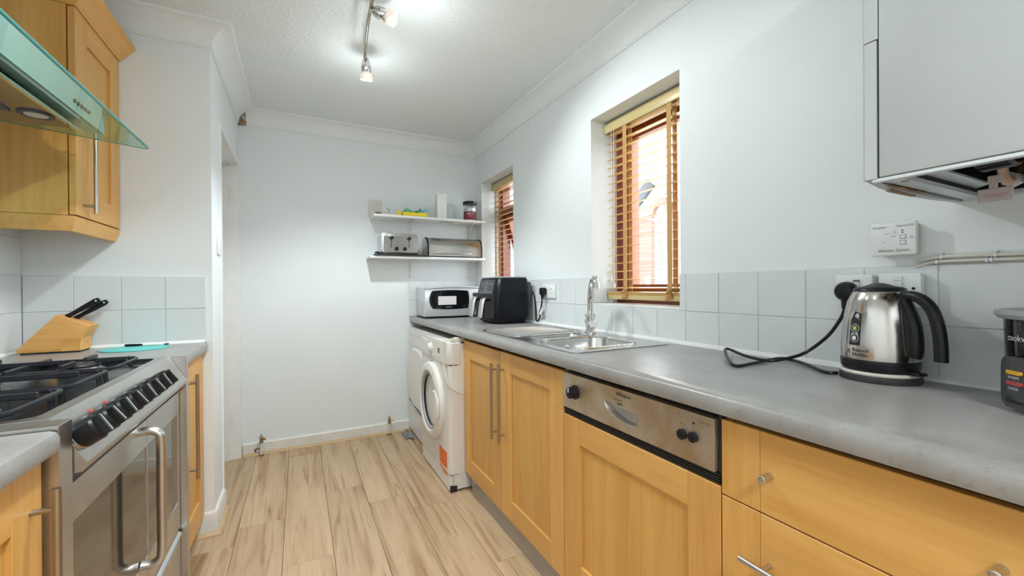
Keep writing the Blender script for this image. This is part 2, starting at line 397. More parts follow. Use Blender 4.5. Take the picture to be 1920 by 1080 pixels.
for k in range(-8, 8):
    x0 = col_x0+pw*(k); x1 = x0+pw
    ymin = YF if x0 > XL-.15 else 2.55
    xa, xb = max(x0, -1.55), min(x1, XR)
    if xb-xa < .02: continue
    j0 = joint.get(k, 1.5+.37*((k*5) % 3)); LEN = 1.26
    ys = sorted({YB}|{j0+LEN*i for i in range(-4, 4) if ymin+.05 < j0+LEN*i < YB-.02}|{ymin})
    for a, b in zip(ys, ys[1:]): plank(xa, xb, a, b)
struct('ceiling', B().box(-1.6, XR+.1, YF-.1, YB+.1, ZC, ZC+.1), 'ceiling_stipple', 'white stippled ceiling')
b = B()
cuts_y = [YF-.1, W2[0], W2[1], W1[0], W1[1], YB+.1]
for i in range(5):
    y0, y1 = cuts_y[i], cuts_y[i+1]
    if i in (1, 3): b.box(XR, XR+WT, y0, y1, 0, W2[2]); b.box(XR, XR+WT, y0, y1, W2[3], ZC)
    else: b.box(XR, XR+WT, y0, y1, 0, ZC)
wall_right = struct('wall_right', b, 'wall_paint', 'white wall with two window openings and a tiled splashback')
wall_back = struct('wall_back', B().box(-1.6, XR, YB, YB+.12, 0, ZC), 'wall_paint', 'plain white end wall')
b = B().box(XL-.12, XL, YF-.1, YN, 0, ZC).box(XL-.12, XN, YN, 2.64, 0, ZC).box(XN-.13, XN, 2.64, YB, 2.03, ZC)
wall_left = struct('wall_left', b, 'wall_paint', 'white wall stepping out beside the doorway')
struct('wall_front', B().box(XL, XR, YF-.1, YF, 0, ZC), 'wall_paint')
# doorway in the left wall
d = struct('door_1', B().box(XN-.125, XN+.006, 3.375, YB, 0, 2.03).box(XN-.125, XN+.006, 2.64, 2.665, 0, 2.03).box(XN-.125, XN+.006, 2.665, 3.375, 2.0, 2.03), 'white_gloss', 'white painted door lining and door')
struct('door_stop', B().box(XN-.095, XN-.06, 3.362, 3.375, 0, 2.0).box(XN-.095, XN-.06, 2.665, 3.375, 1.985, 2.0), 'white_gloss', parent=d)
struct('door_leaf', B().box(XN-.135, XN-.097, 2.668, 3.372, .006, 1.997, .002), 'white_gloss', parent=d)
b = B()
for z in (.22, 1.75): b.box(XN-.060, XN-.040, 3.3735, 3.376, z, z+.09)
struct('hinge', b, 'skirting_paint', parent=d)
# coving
def sweep(path, prof, inward):
    """path in plan; prof = (offset into room, z); inward +1 = room on the left of the direction of travel"""
    P = [Vector(p) for p in path]; rings = []
    for i, p in enumerate(P):
        d0 = (p-P[i-1]).normalized() if i else None; d1 = (P[i+1]-p).normalized() if i < len(P)-1 else None
        n0 = Vector((-d0.y, d0.x))*inward if d0 else None; n1 = Vector((-d1.y, d1.x))*inward if d1 else None
        if n0 is None: mi = n1
        elif n1 is None: mi = n0
        else: mi = (n0+n1)/(1+n0.dot(n1))
        rings.append([(p.x+mi.x*o, p.y+mi.y*o, z) for o, z in prof])
    return B().rings(rings)
cz = 2.2876
cove = [(0, cz)]+[(.008, cz)]+[(.008+.082*(1-math.cos(a)), cz+.008+.082*math.sin(a)) for a in [PI/2*i/8 for i in range(9)]]
cove = [(0, cz), (.007, cz), (.007, cz+.008)]+[(.010+.083*(1-math.cos(PI/2*i/8)), cz+.010+.080*math.sin(PI/2*i/8)) for i in range(9)]+[(.098, ZC-.006), (.098, ZC), (0, ZC)]
struct('trim_1', sweep([(XR, YF), (XR, YB), (-.315, YB)], cove, 1), 'cove_paint', 'white concave coving of the window wall and end wall')
struct('trim_2', sweep([(XN, 3.372), (XN, YN), (XL, YN), (XL, YF)], cove, 1), 'cove_paint', 'white concave coving over the doorway and tiled corner')
b = B()
for k in range(14):
    x, y, z = XN+random.uniform(.004, .045), YB-random.uniform(.004, .030), cz+random.uniform(.0, .03)
    b.ball((x, y, z), random.uniform(.006, .014), 1, .8, .8, 7, 5)
b.prism([(XN, cz-.004), (XN+.05, cz+.002), (XN+.04, cz+.03), (XN+.012, ZC-.03), (XN, ZC-.01)], 'y', YB-.012, YB-.001)
struct('trim_3', b, 'plaster_broken', 'broken end of the coving showing brown plaster')
# skirting
struct('baseboard_back', B().prism([(YB, 0), (YB-.018, 0), (YB-.018, .076), (YB-.012, .083), (YB, .083)], 'x', XN+.012, .80), 'skirting_paint', 'white skirting of the end wall')
struct('trim_4', B().prism([(YB-.018, 0), (YB-.034, 0), (YB-.032, .008), (YB-.026, .014), (YB-.018, .016)], 'x', XN+.012, .80), 'oak_beading', 'oak beading along the end wall')
sk = [(0, 0), (.015, 0), (.015, .10), (.010, .108), (0, .108)]
struct('baseboard_left', sweep([(-.44, YN), (XN, YN), (XN, 2.638)], sk, -1), 'skirting_paint', 'white skirting round the wall corner')
struct('trim_5', sweep([(-.44, YN-.015), (XN+.015, YN-.015), (XN+.015, 2.638)], [(0, 0), (.020, 0), (.018, .008), (.010, .016), (0, .018)], -1), 'oak_beading', 'oak beading round the wall corner')
struct('baseboard_front', B().box(XL+.01, XR, YF, YF+.016, 0, .1), 'skirting_paint')

# wall tiles, painted over
TG = .003
TM = {}
def tile(parent, axis, c, u, v0, wu, wz):
    """one tile standing on the wall plane axis=c (signed outward), lower corner (u, v0)"""
    key = (axis, round(wu, 4), round(wz, 4))
    if key not in TM:
        a, h = wu-TG, wz-TG
        TM[key] = (B().box(-.008, 0, -a/2, a/2, -h/2, h/2, .0012, 1) if axis[0] == 'x' else B().box(-a/2, a/2, -.008, 0, -h/2, h/2, .0012, 1)).mesh('tile', 'tile_paint')
    cu, cv = u+wu/2, v0+wz/2; jit = random.uniform(-.0006, .0006)
    piece('tile', TM[key], (c+jit, cu, cv) if axis[0] == 'x' else (cu, c+jit, cv), parent)
ZT0, ZT1, ZT2 = .9215, 1.0555, 1.2063
part('grout', B().box(XR-.0055, XR, -.30, W2[0], ZT0, ZT2).box(XR-.0055, XR, W2[0], W2[1], ZT0, W2[2]-.001).box(XR-.0055, XR, W2[1], W1[0], ZT0, ZT2).box(XR-.0055, XR, W1[0], W1[1], ZT0, W2[2]-.001).box(XR-.0055, XR, W1[1], YB, ZT0, ZT2), 'grout', wall_right)
yj = [1.029+.1496*k for k in range(-9, 17)]
yj = [y for y in yj if y < YB-.03]+[YB-.008]
for a, bb in zip(yj, yj[1:]):
    tile(wall_right, 'x', XR, a, ZT0, bb-a, ZT1-ZT0)
    segs = [(a, bb)]
    for w0, w1 in ((W2[0], W2[1]), (W1[0], W1[1])):
        ns = []
        for s0, s1 in segs:
            if s1 <= w0 or s0 >= w1: ns.append((s0, s1)); continue
            if s0 < w0: ns.append((s0, w0))
            if s1 > w1: ns.append((w1, s1))
        segs = ns
    for s0, s1 in segs:
        if s1-s0 > .012: tile(wall_right, 'x', XR, s0, ZT1, s1-s0, ZT2-ZT1)
part('grout', B().box(.797, XR-.008, YB-.0055, YB, ZT0, ZT2), 'grout', wall_back)
xs = [.797+.1482*k for k in range(5)]
for a, bb in zip(xs, xs[1:]):
    tile(wall_back, 'y', YB, a, ZT0, bb-a, ZT1-ZT0); tile(wall_back, 'y', YB, a, ZT1, bb-a, ZT2-ZT1)
ZL0, ZL1, ZL2 = .9115, 1.0686, 1.219
part('grout', B().box(XL+.008, -.387, YN-.0055, YN, ZL0, ZL2).box(XL, XL+.0055, .6, YN, ZL0, 1.52), 'grout', wall_left)
xs = [-.992, -.841, -.689, -.538, -.387]
for a, bb in zip(xs, xs[1:]):
    tile(wall_left, 'y', YN, a, ZL0, bb-a, ZL1-ZL0); tile(wall_left, 'y', YN, a, ZL1, bb-a, ZL2-ZL1)
ys = [YN-.008-.15*k for k in range(12)]
for bb, a in zip(ys, ys[1:]):
    for z0, z1 in ((ZL0, ZL1), (ZL1, ZL2), (ZL2, 1.369), (1.369, 1.52)):
        cu = (a+bb)/2
        key = ('L', round(z1-z0, 4))
        if key not in TM: TM[key] = B().box(0, .008, -(.15-TG)/2, (.15-TG)/2, -(z1-z0-TG)/2, (z1-z0-TG)/2, .0012, 1).mesh('tile', 'tile_paint')
        piece('tile', TM[key], (XL, cu, (z0+z1)/2), wall_left)
struct('trim_6', B().prism([(XR-.008, .9205), (XR-.022, .9205), (XR-.019, .928), (XR-.008, .934)], 'y', -.3, YB-.008), 'caulk', 'white sealant bead along the window wall worktop')
struct('trim_7', B().prism([(YN-.008, .9105), (YN-.018, .9105), (YN-.015, .917), (YN-.008, .922)], 'x', XL+.008, -.392).prism([(XL+.008, .9105), (XL+.018, .9105), (XL+.015, .917), (XL+.008, .922)], 'y', 1.93, YN-.008), 'caulk', 'white sealant bead along the corner worktop')
tile(wall_right, 'y', W2[1], XR, W2[2]+.006, .102, ZT2-W2[2]-.006); tile(wall_right, 'y', W1[1], XR, W1[2]+.006, .102, ZT2-W1[2]-.006)
# sills
for (y0, y1, z0, z1) in (W2, W1):
    pass

# ------------------------------------------------------------------ windows and blinds
def window(n, y0, y1, z0, z1, tilt):
    xo0, xo1 = 1.575, 1.645
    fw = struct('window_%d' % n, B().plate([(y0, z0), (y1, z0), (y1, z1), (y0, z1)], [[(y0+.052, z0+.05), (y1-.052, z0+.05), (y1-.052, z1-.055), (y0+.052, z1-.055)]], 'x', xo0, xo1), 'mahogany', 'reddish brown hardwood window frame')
    a0, a1, c0, c1 = y0+.054, y1-.054, z0+.052, z1-.057
    sw = .052
    if tilt:
        zt = z1-.24
        part('transom', B().box(xo0, xo1, y0+.05, y1-.05, zt-.03, zt+.03), 'mahogany', fw)
    def leaf(zb, ztop, ang):
        bb = B().plate([(a0, zb), (a1, zb), (a1, ztop), (a0, ztop)], [[(a0+sw, zb+sw), (a1-sw, zb+sw), (a1-sw, ztop-sw), (a0+sw, ztop-sw)]], 'x', xo0+.012, xo1-.008)
        g = B().box(1.608, 1.612, a0+sw-.004, a1-sw+.004, zb+sw-.004, ztop-sw+.004)
        if ang:
            piv = Vector((xo1, 0, ztop)); mt = Matrix.Translation(piv) @ Matrix.Rotation(-math.radians(ang), 4, 'Y') @ Matrix.Translation(-piv)
            bb.xform(mt); g.xform(mt)
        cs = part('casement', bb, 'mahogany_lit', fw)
        part('pane', g, 'pane_glass', cs)
    leaf(c0, c1, 14 if tilt else 0) if not tilt else leaf(c0, c1-.21, 16)
    if tilt: part('pane', B().box(1.608, 1.612, y0+.05, y1-.05, z1-.212, z1-.05), 'pane_glass', fw)
    part('window_board', B().box(XR-.004, xo0+.01, y0+.001, y1-.001, z0-.003, z0+.006, .002), 'white_gloss', fw)
    return fw
window(2, *W2, False); window(1, *W1, True)
def blind(y0, y1, label, ntape):
    xc, hw = 1.513, .0165; z_top = 2.036
    t = thing('venetian_blind', label, 'blind', (xc, (y0+y1)/2, 1.08), 'wooden venetian blinds')
    v = part('valance', B().box(1.488, 1.496, y0+.008, y1-.004, 1.984, z_top, .002).box(1.496, 1.555, y1-.012, y1-.004, 1.984, z_top), 'blind_rail', t)
    part('headrail', B().box(1.500, 1.550, y0+.012, y1-.014, 1.992, 2.034), 'blind_wood', t)
    sl = []
    n = 20; pitch = .0432; zb = 1.150
    xs = [xc-hw+2*hw*i/4 for i in range(5)]
    bm = B(); rings = []
    for y in (y0+.012, y1-.014):
        rings.append([(x, y, .0015*(1-((x-xc)/hw)**2)+.10*(x-xc)) for x in xs]+[(x, y, .0015*(1-((x-xc)/hw)**2)+.10*(x-xc)-.0026) for x in reversed(xs)])
    bm.rings(rings); me = bm.mesh('slat', 'blind_wood', (xc, (y0+y1)/2, 0))
    for i in range(n): piece('slat', me, (xc, (y0+y1)/2, zb+pitch*i), t)
    for i in range(4): piece('slat', me, (xc, (y0+y1)/2, 1.1145+.0045*i), t)
    part('bottom_rail', B().box(xc-hw, xc+hw, y0+.012, y1-.014, 1.088, 1.112, .004), 'blind_rail', t)
    for yy in ntape:
        part('tape', B().box(xc-hw-.003, xc-hw-.0015, yy-.0135, yy+.0135, 1.125, 1.99).box(xc+hw+.0015, xc+hw+.003, yy-.0135, yy+.0135, 1.125, 1.99), 'tape_tan', t, 'tan fabric ladder tape')
        b = B()
        for q in range(5):
            z = 1.098+.009*q
            b.tube(spline([(xc-hw-.003, yy-.014+.002*q, z+.006), (xc-hw-.016-.006*(q % 2), yy-.008, z+.006), (xc-hw-.020+.005*(q % 3), yy+.006, z-.002), (xc-hw-.003, yy+.014, z)], 4), .006-.0005*q, 6)
        part('tape_bundle', b, 'tape_tan', t, 'tan tape crumpled in folds')
    for k, yy in enumerate((y1-.055, y1-.075)):
        part('cord', B().tube([(xc-hw-.006, yy, 1.985), (xc-hw-.008, yy, 1.20-.03*k)], .0014, 6), 'cable_white', t)
        part('cord_knob', B().lathe([(.002, .022), (.006, .016), (.008, .004), (.006, -.006), (.001, -.008)], (xc-hw-.008, yy, 1.185-.03*k), n=12), 'beige_plastic', t)
    return t
blind(W2[0], W2[1], 'wooden venetian blind in the nearer window, its lowest slats stacked', (1.640, 1.352))
blind(W1[0], W1[1], 'wooden venetian blind in the far window beside the shelves', (3.215, 2.84))

# ------------------------------------------------------------------ outside
struct('ground', B().box(1.9, 40, -20, 40, -.6, -.45), 'paving')
hx = 10.0
def hp(px, py): return at(px, py, 'x', hx)
ap = hp(1226, 338); el_ = hp(1191, 388); ac = hp(1236.5, 400)
yE1 = el_.y+.15; zE = el_.z-.1; yA = ap.y; zA = ap.z; yE0 = yA-(yE1-yA)
h = thing('neighbouring_house', 'brick and white gabled house with a brick arch seen through the nearer blind', 'house', (hx+2, yA, -.45))
wl = hp(1222, 500).y
part('wall', B().prism([(yE1-.1, -.45), (yE0+.1, -.45), (yE0+.1, zE), (yA, zA-.1), (yE1-.1, zE)], 'x', hx+.14, hx+5), 'render_white', h)
part('brick_wall', B().box(hx, hx+.14, wl, yE1-.1, -.45, ac.z).box(hx, hx+.14, yE0+.1, 2*ac.y-wl, -.45, ac.z), 'brick', h)
ro = ac.y-wl; ro = abs(ro); ri = ro*.82
b = B(); rr = []
for i in range(17):
    a = PI*i/16
    rr.append([(hx-.02, ac.y+ri*math.cos(a), ac.z+ri*math.sin(a)), (hx-.02, ac.y+(ro+.16)*math.cos(a), ac.z+(ro+.16)*math.sin(a)), (hx+.14, ac.y+(ro+.16)*math.cos(a), ac.z+(ro+.16)*math.sin(a)), (hx+.14, ac.y+ri*math.cos(a), ac.z+ri*math.sin(a))])
part('brick_arch', b.rings(rr), 'brick_plain', h)
b = B()
for sg in (1, -1):
    ye = yA+sg*(yE1-yA+.15); ze = zE-.12
    b.prism([(yA, zA), (ye, ze), (ye, ze+.16), (yA, zA+.18)], 'x', hx-.3, hx+5.2)
part('roof', b, 'roof_tile', h)
wa, wb_ = hp(1211, 517), hp(1221, 548)
fr = part('window_frame', B().plate([(wb_.y, wb_.z), (wa.y, wb_.z), (wa.y, wa.z), (wb_.y, wa.z)], [[(wb_.y+.05, wb_.z+.05), (wa.y-.05, wb_.z+.05), (wa.y-.05, wa.z-.09), (wb_.y+.05, wa.z-.09)]], 'x', hx-.03, hx+.02), 'print_grey', h)
part('pane', B().box(hx-.01, hx, wb_.y+.04, wa.y-.04, wb_.z+.04, wa.z-.08), 'silver_plastic', fr)
lp = at(1238, 560, 'x', 7.0); lt = at(1238.5, 412, 'x', 7.0)
t = thing('street_lamp', 'tall slim lamp post in front of the gabled house outside', 'lamp post', (lp.x, lp.y, -.45))
part('post', B().tube([(lp.x, lp.y, -.45), (lp.x, lp.y, lt.z-.2), (lp.x, lp.y, lt.z)], [.075, .06, .03], 12), 'lamp_post', t)
part('arm', B().tube([(lp.x, lp.y, lt.z), (lp.x, lp.y+.35, lt.z+.06)], .02, 8), 'lamp_post', t)
part('lantern', B().lathe([(.03, 0), (.07, .04), (.06, .1), (.01, .12)], (lp.x, lp.y, lt.z-.03), n=12), 'lamp_post', t)

# ------------------------------------------------------------------ cabinet doors
def bar_handle(x0, sgn, y, za, zb, standoff=.032, r=.0065, sz=(.06, .06), horiz=None):
    b = B()
    if horiz is None:
        xb = x0+sgn*standoff
        b.cyl((xb, y, za), (xb, y, zb), r, n=14)
        for z in (za+sz[0], zb-sz[1]): b.cyl((x0-sgn*.001, y, z), (xb, y, z), r*.75, n=12)
    return b
def shaker(parent, sgn, xf, y0, y1, z0, z1, iy0, iy1, iz0, iz1, th=.020, name='door', label=None):
    """door facing sgn*X; front face at xf"""
    xb = xf-sgn*th; bv = .0012
    dr = part(name, B().box(xb, xf, y0, iy0-.0004, z0, z1, bv, 1), 'maple', parent, label)
    part('stile', B().box(xb, xf, iy1+.0004, y1, z0, z1, bv, 1), 'maple', dr)
    for a, c in ((z0, iz0), (iz1, z1)):
        if c-a > .01: part('rail', B().box(xb, xf-sgn*.0004, iy0, iy1, a, c, bv, 1), 'maple_across', dr)
    part('panel', B().box(xb+sgn*.002, xf-sgn*.009, iy0-.004, iy1+.004, iz0-.004, iz1+.004), 'maple_deep', dr)
    return dr

# ------------------------------------------------------------------ right run: worktop, sink, units
ZW, ZWB, XW = .9204, .8776, .8043
SX0, SX1, SY0, SY1 = .862, 1.338, 1.205, 2.115
b = B()
edge = [(XW+.012, ZWB), (XW+.003, ZWB+.002), (XW, ZWB+.010), (XW, ZW-.016), (XW+.004, ZW-.006), (XW+.013, ZW)]
b.prism(edge+[(XW+.05, ZW), (XW+.05, ZWB)], 'y', -.35, YB-.001)
b.plate([(XW+.05, -.35), (XR-.001, -.35), (XR-.001, YB-.001), (XW+.05, YB-.001)], [rrect(SX0+.012, SX1-.012, SY0+.012, SY1-.012, .02, 3)], 'z', ZW, ZWB)
worktop = single('worktop', b, 'worktop_laminate', 'long grey stone effect worktop under the windows with a sink set into it', 'worktop', (1.1, 1.5, ZWB))

t = thing('kitchen_sink', 'stainless steel one and a half bowl sink with ribbed drainer under the nearer window', 'sink', ((SX0+SX1)/2, (SY0+SY1)/2, ZW))
zs = ZW+.004
bowl1 = rrect(.905, 1.245, 1.262, 1.545, .07, 7); bowl2 = rrect(.955, 1.235, 1.575, 1.715, .055, 7)
part('rim', B().plate(rrect(SX0, SX1, SY0, SY1, .025, 5), [bowl1, bowl2, ell(1.283, 1.658, .012, .012, 12)], 'z', zs, ZW+.0008), 'sink_steel', t)
def bowl(lp, depth, zt):
    cx = sum(p[0] for p in lp)/len(lp); cy = sum(p[1] for p in lp)/len(lp); rings = []
    for sc_, dz in ((1.012, .0015), (1.0, -.002), (.975, -.012), (.955, -depth*.8), (.92, -depth*.93), (.80, -depth), (.2, -depth-.003), (.12, -depth-.012)):
        rings.append([(cx+(u-cx)*sc_, cy+(v-cy)*sc_, zt+dz) for u, v in lp])
    return B().rings(rings, False, True)
bw = part('bowl', bowl(bowl1, .16, zs), 'sink_steel', t); bw2 = part('bowl', bowl(bowl2, .12, zs), 'sink_steel', t)
oc = (1.055, 1.535, .880)
b = B(); b.lathe([(.018, 0), (.020, .002), (.016, .005), (.010, .005), (.009, .002)], oc, (0, -1, 0), 20)
part('overflow', b, 'socket_white', bw, 'white overflow ring')
part('overflow_grille', B().lathe([(.009, 0), (.009, .003)], oc, (0, -1, 0), 16).cyl((oc[0], oc[1]-.003, oc[2]-.009), (oc[0], oc[1]-.003, oc[2]+.009), .002, n=8), 'dark_grey', bw)
for i in range(9):
    y = 1.768+.035*i
    part('drainer_rib', B().tube(spline([(.915, y, zs-.003), (.930, y, zs+.002), (1.10, y, zs+.003), (1.255, y, zs+.002), (1.270, y, zs-.003)], 4), .0055, 8), 'sink_steel', t)
for lp_i in (bowl1, bowl2):
    part('bowl_edge', B().tube([(u, v, zs+.0005) for u, v in lp_i], .0035, 6, closed=True), 'chrome', t)
part('drainer_edge', B().tube([(u, v, zs+.0005) for u, v in rrect(.890, 1.305, 1.735, 2.085, .05, 6)], .004, 6, closed=True), 'sink_steel', t)

tx, ty = 1.283, 1.658
t = thing('mixer_tap', 'chrome swan neck mixer tap with two levers behind the sink', 'tap', (tx, ty, zs))
part('body', B().lathe([(.026, 0), (.027, .008), (.022, .014), (.022, .082), (.025, .084), (.025, .096), (.019, .10)], (tx, ty, zs), n=24), 'chrome', t)
sp = spline([(tx, ty, zs+.09), (tx, ty, zs+.13), (tx-.004, ty-.008, zs+.19), (tx-.015, ty-.035, zs+.245), (tx-.032, ty-.072, zs+.272), (tx-.052, ty-.108, zs+.262), (tx-.060, ty-.120, zs+.246)], 6)
part('spout', B().tube(sp, .0145, 16), 'chrome', t)
part('aerator', B().tube([(tx-.058, ty-.118, zs+.250), (tx-.062, ty-.124, zs+.222)], .0175, 18), 'chrome', t)
dv = Vector((-.45, -.89, 0)); 
for sg in (1, -1):
    a0 = Vector((tx, ty, zs+.052))
    v = part('valve', B().lathe([(.017, .018), (.017, .034), (.020, .036), (.020, .062), (.017, .066)], a0, dv*sg, 20), 'chrome', t)
    q = a0+dv*sg*.052
    part('lever', B().tube([q+Vector((0, 0, .016)), q+Vector((0, 0, .066))], [.0045, .0035], 10), 'chrome', v)

# base cabinet with two doors
XD = .835
t = thing('base_cabinet', 'maple base cabinet with two shaker doors below the sink', 'cabinet', (1.1, 1.75, .0))
part('carcass', B().box(.857, 1.38, 1.238, 2.236, .105, .118).box(.857, 1.38, 2.220, 2.236, .118, .866).box(.857, 1.38, 1.238, 1.252, .118, .866).box(1.37, 1.38, 1.252, 2.220, .118, .866), 'maple', t)
d1 = shaker(t, -1, XD, 1.7605, 2.2355, .110, .856, 1.842, 2.148, .199, .760)
part('handle', bar_handle(XD, -1, 1.804, .437, .797, .027, sz=(.033, .030)), 'handle_steel', d1, 'brushed steel bar handle')
d2 = shaker(t, -1, XD, 1.238, 1.7565, .110, .858, 1.329, 1.655, .199, .772)
part('handle', bar_handle(XD, -1, 1.722, .443, .806, .027, sz=(.035, .028)), 'handle_steel', d2, 'brushed steel bar handle')
single('plinth', B().box(.858, .874, -.33, 2.19, .0, .100), 'plinth_steel', 'steel grey kickboard at the floor under the maple doors', 'plinth', (.866, .93, 0))

# dishwasher
t = thing('dishwasher', 'integrated dishwasher with stained steel control panel above a maple door', 'dishwasher', (1.1, .93, 0))
part('body', B().box(.862, 1.38, .626, 1.232, .12, .866), 'dark_void', t)
px_ = .832
pk = [(1.006, .806), (.998, .790), (.985, .781), (.955, .770), (.92, .763), (.89, .762), (.874, .766), (.871, .780), (.873, .796), (.880, .803), (.93, .804), (.97, .810), (.998, .812)]
cp = part('control_panel', B().plate(rrect(.627, 1.233, .737, .857, .003, 2), [pk], 'x', px_, px_+.024), 'steel_panel', t, 'stained steel fascia')
cy, cz_ = .94, .786
rings = []
for s_, dx in ((1.03, -.0015), (1.0, 0), (.97, .012), (.82, .022), (.4, .024)):
    rings.append([(px_+dx, cy+(u-cy)*s_, cz_+(v-cz_)*s_) for u, v in pk])
part('grip_recess', B().rings(rings, False, True), 'steel_dull', cp)
kb = part('programme_knob', B().lathe([(.024, 0), (.024, .006), (.020, .008), (.019, .026), (.015, .028)], (px_, 1.160, .800), (-1, 0, 0), 24), 'black_plastic', cp)
part('pointer', B().box(px_-.0295, px_-.0275, 1.159, 1.163, .802, .816), 'print_white', kb)
for y, z in ((.715, .797), (.683, .800)):
    part('button', B().lathe([(.0125, 0), (.0125, .009), (.009, .011)], (px_, y, z), (-1, 0, 0), 18), 'black_plastic', cp)
RY, UZ = (0, -1, 0), (0, 0, 1)
lettering('Whirlpool', cp, (px_-.0006, .955, .838), RY, UZ, .0145, 'print_black', shear=.3)
lettering('Generation', cp, (px_-.0006, .968, .8225), RY, UZ, .0085, 'print_black', shear=.25)
lettering('2000', cp, (px_-.0006, .951, .8105), RY, UZ, .012, 'print_black')
lettering('50°C', cp, (px_-.0006, .722, .820), RY, UZ, .008, 'print_grey')
lettering('ADP 5966', cp, (px_-.0006, .668, .838), RY, UZ, .0075, 'print_grey')
lettering('on', cp, (px_-.0006, .688, .818), RY, UZ, .007, 'print_grey')
part('indicator', B().lathe([(.003, 0), (.003, .001)], (px_, .684, .832), (-1, 0, 0), 10), 'print_black', cp)
b = B()
for k in range(9):
    a = 2*PI*k/9; b.box(px_-.0006, px_, 1.160+.034*math.cos(a)-.0035, 1.160+.034*math.cos(a)+.0035, .800+.034*math.sin(a)-.001, .800+.034*math.sin(a)+.001)
part('dial_marks', b, 'print_grey', cp)
vs = B().box(.842, .862, .614, 1.234, .711, .735).box(.842, .862, .616, .625, .711, .866)
for k in range(4): vs.box(.838, .842, .616, 1.233, .7125+.006*k, .7155+.006*k)
part('vent_strip', vs, 'black_matte', t)
dd = shaker(t, -1, XD, .616, 1.2345, .110, .709, .705, 1.1425, .215, .625)

# drawer unit
t = thing('drawer_unit', 'maple drawer unit at the near end with a missing handle bar on its top drawer', 'drawers', (1.1, .32, 0))
part('carcass', B().box(.857, 1.38, .02, .034, .105, .866).box(.857, 1.38, .600, .614, .105, .866).box(.857, 1.38, .034, .6, .105, .118).box(1.37, 1.38, .034, .6, .118, .866), 'maple', t)
YD0, YD1, ys0, ys1 = .018, .6125, .106, .5265
def drawer(z0, z1, hz, broken):
    dr = part('drawer', B().box(XD, XD+.02, ys0, ys1, z0, z1, .0012, 1), 'maple_across', t)
    for a, c in ((YD0, ys0-.0006), (ys1+.0006, YD1)): part('stile', B().box(XD-.0002, XD+.02, a, c, z0, z1, .0012, 1), 'maple', dr)
    if broken:
        for y in (.506, .197): part('handle_post', B().lathe([(.0075, -.001), (.0075, .028), (.006, .029), (.0035, .029), (.003, .026)], (XD, y, hz), (-1, 0, 0), 16), 'steel', dr, 'bare steel handle post')
    else:
        b = B().cyl((XD-.032, .55, hz), (XD-.032, .15, hz), .0065, n=14)
        for y in (.506, .197): b.cyl((XD+.001, y, hz), (XD-.032, y, hz), .005, n=12)
        part('handle', b, 'steel', dr, 'brushed steel bar handle')
drawer(.6965, .862, .776, True); drawer(.42, .6935, .597, False); drawer(.110, .417, .32, False)

# ------------------------------------------------------------------ left run
t = thing('base_cabinet', 'narrow maple base cabinet between the cooker and the wall corner', 'cabinet', (-.68, 2.16, 0))
part('carcass', B().box(-.99, -.425, 1.925, 2.390, .10, .868), 'maple', t)
dr = shaker(t, 1, -.402, 1.930, 2.391, .10, .862, 2.02, 2.300, .205, .775)
part('handle', bar_handle(-.402, 1, 2.10, .385, .81, .030, sz=(.035, .035)), 'handle_steel', dr, 'brushed steel bar handle')
part('plinth', B().box(-.46, -.445, 1.925, 2.390, 0, .10), 'plinth_steel', t)
def left_top(y0, y1, label):
    e = [(-.395, .868), (-.384, .872), (-.381, .880), (-.381, .897), (-.385, .906), (-.394, .910)]
    return single('worktop', B().prism(e+[(-.992, .910), (-.992, .868)], 'y', y0, y1), 'worktop_laminate', label, 'worktop', (-.69, (y0+y1)/2, .868))
left_top(1.9255, 2.389, 'short grey worktop in the tiled corner holding the knife block')
left_top(.30, 1.028, 'grey worktop at the near left end before the cooker')
t = thing('base_cabinet', 'maple base cabinet at the near left before the cooker', 'cabinet', (-.68, .75, 0))
part('carcass', B().box(-.99, -.425, .31, 1.028, .10, .868), 'maple', t)
dr = shaker(t, 1, -.402, .56, 1.020, .10, .866, .65, .935, .205, .775)
part('handle', bar_handle(-.402, 1, .985, .36, .822, .032, sz=(.032, .035)), 'handle_steel', dr, 'brushed steel bar handle')
part('plinth', B().box(-.46, -.445, .31, 1.028, 0, .10), 'plinth_steel', t)
part('stained_edge', B().box(-.424, -.4105, 1.021, 1.0295, .10, .867), 'grime', t, 'grimy brown cabinet edge')
single('filler_panel', B().box(-.93, -.385, 1.034, 1.084, 0, .916, .001, 1), 'steel_up', 'steel filler strip at the near side of the cooker', 'panel', (-.66, 1.06, 0))
b = B().box(-.95, -.368, 1.892, 1.9235, 0, .914, .001, 1)
single('filler_panel', b, 'steel_up', 'steel filler panel at the far side of the cooker', 'panel', (-.66, 1.907, 0))

# range cooker
CY0, CY1 = 1.088, 1.888
t = thing('range_cooker', 'stainless steel range cooker with gas hob, black knobs and glass oven doors', 'cooker', (-.69, 1.488, 0))
part('body', B().box(-.985, -.41, CY0, CY1, .07, .865), 'steel_dull', t)
hob = part('hob', B().plate([(-.985, CY0), (-.424, CY0), (-.424, CY1), (-.985, CY1)], [rrect(-.955, -.446, CY0+.022, CY1-.022, .03, 5)], 'z', .918, .866), 'steel', t, 'steel hob surround')
part('hob_tray', B().rings([[(u, v, z) for u, v in rrect(-.955+i, -.446-i, CY0+.022+i, CY1-.022-i, .03, 5)] for i, z in ((0, .917), (.006, .908), (.014, .905))], False, True), 'enamel', hob, 'black enamel tray')
prof = [(-.424, .918), (-.4185, .919), (-.367, .829), (-.3665, .824), (-.373, .810), (-.41, .808), (-.424, .86)]
cp = part('control_panel', B().prism(prof, 'y', CY0, CY1-.004), 'steel', t)
part('end_trim', B().prism([(u+.0015, v+.001) for u, v in prof], 'y', CY1-.004, CY1+.001), 'chrome', cp, 'bright polished end cap')
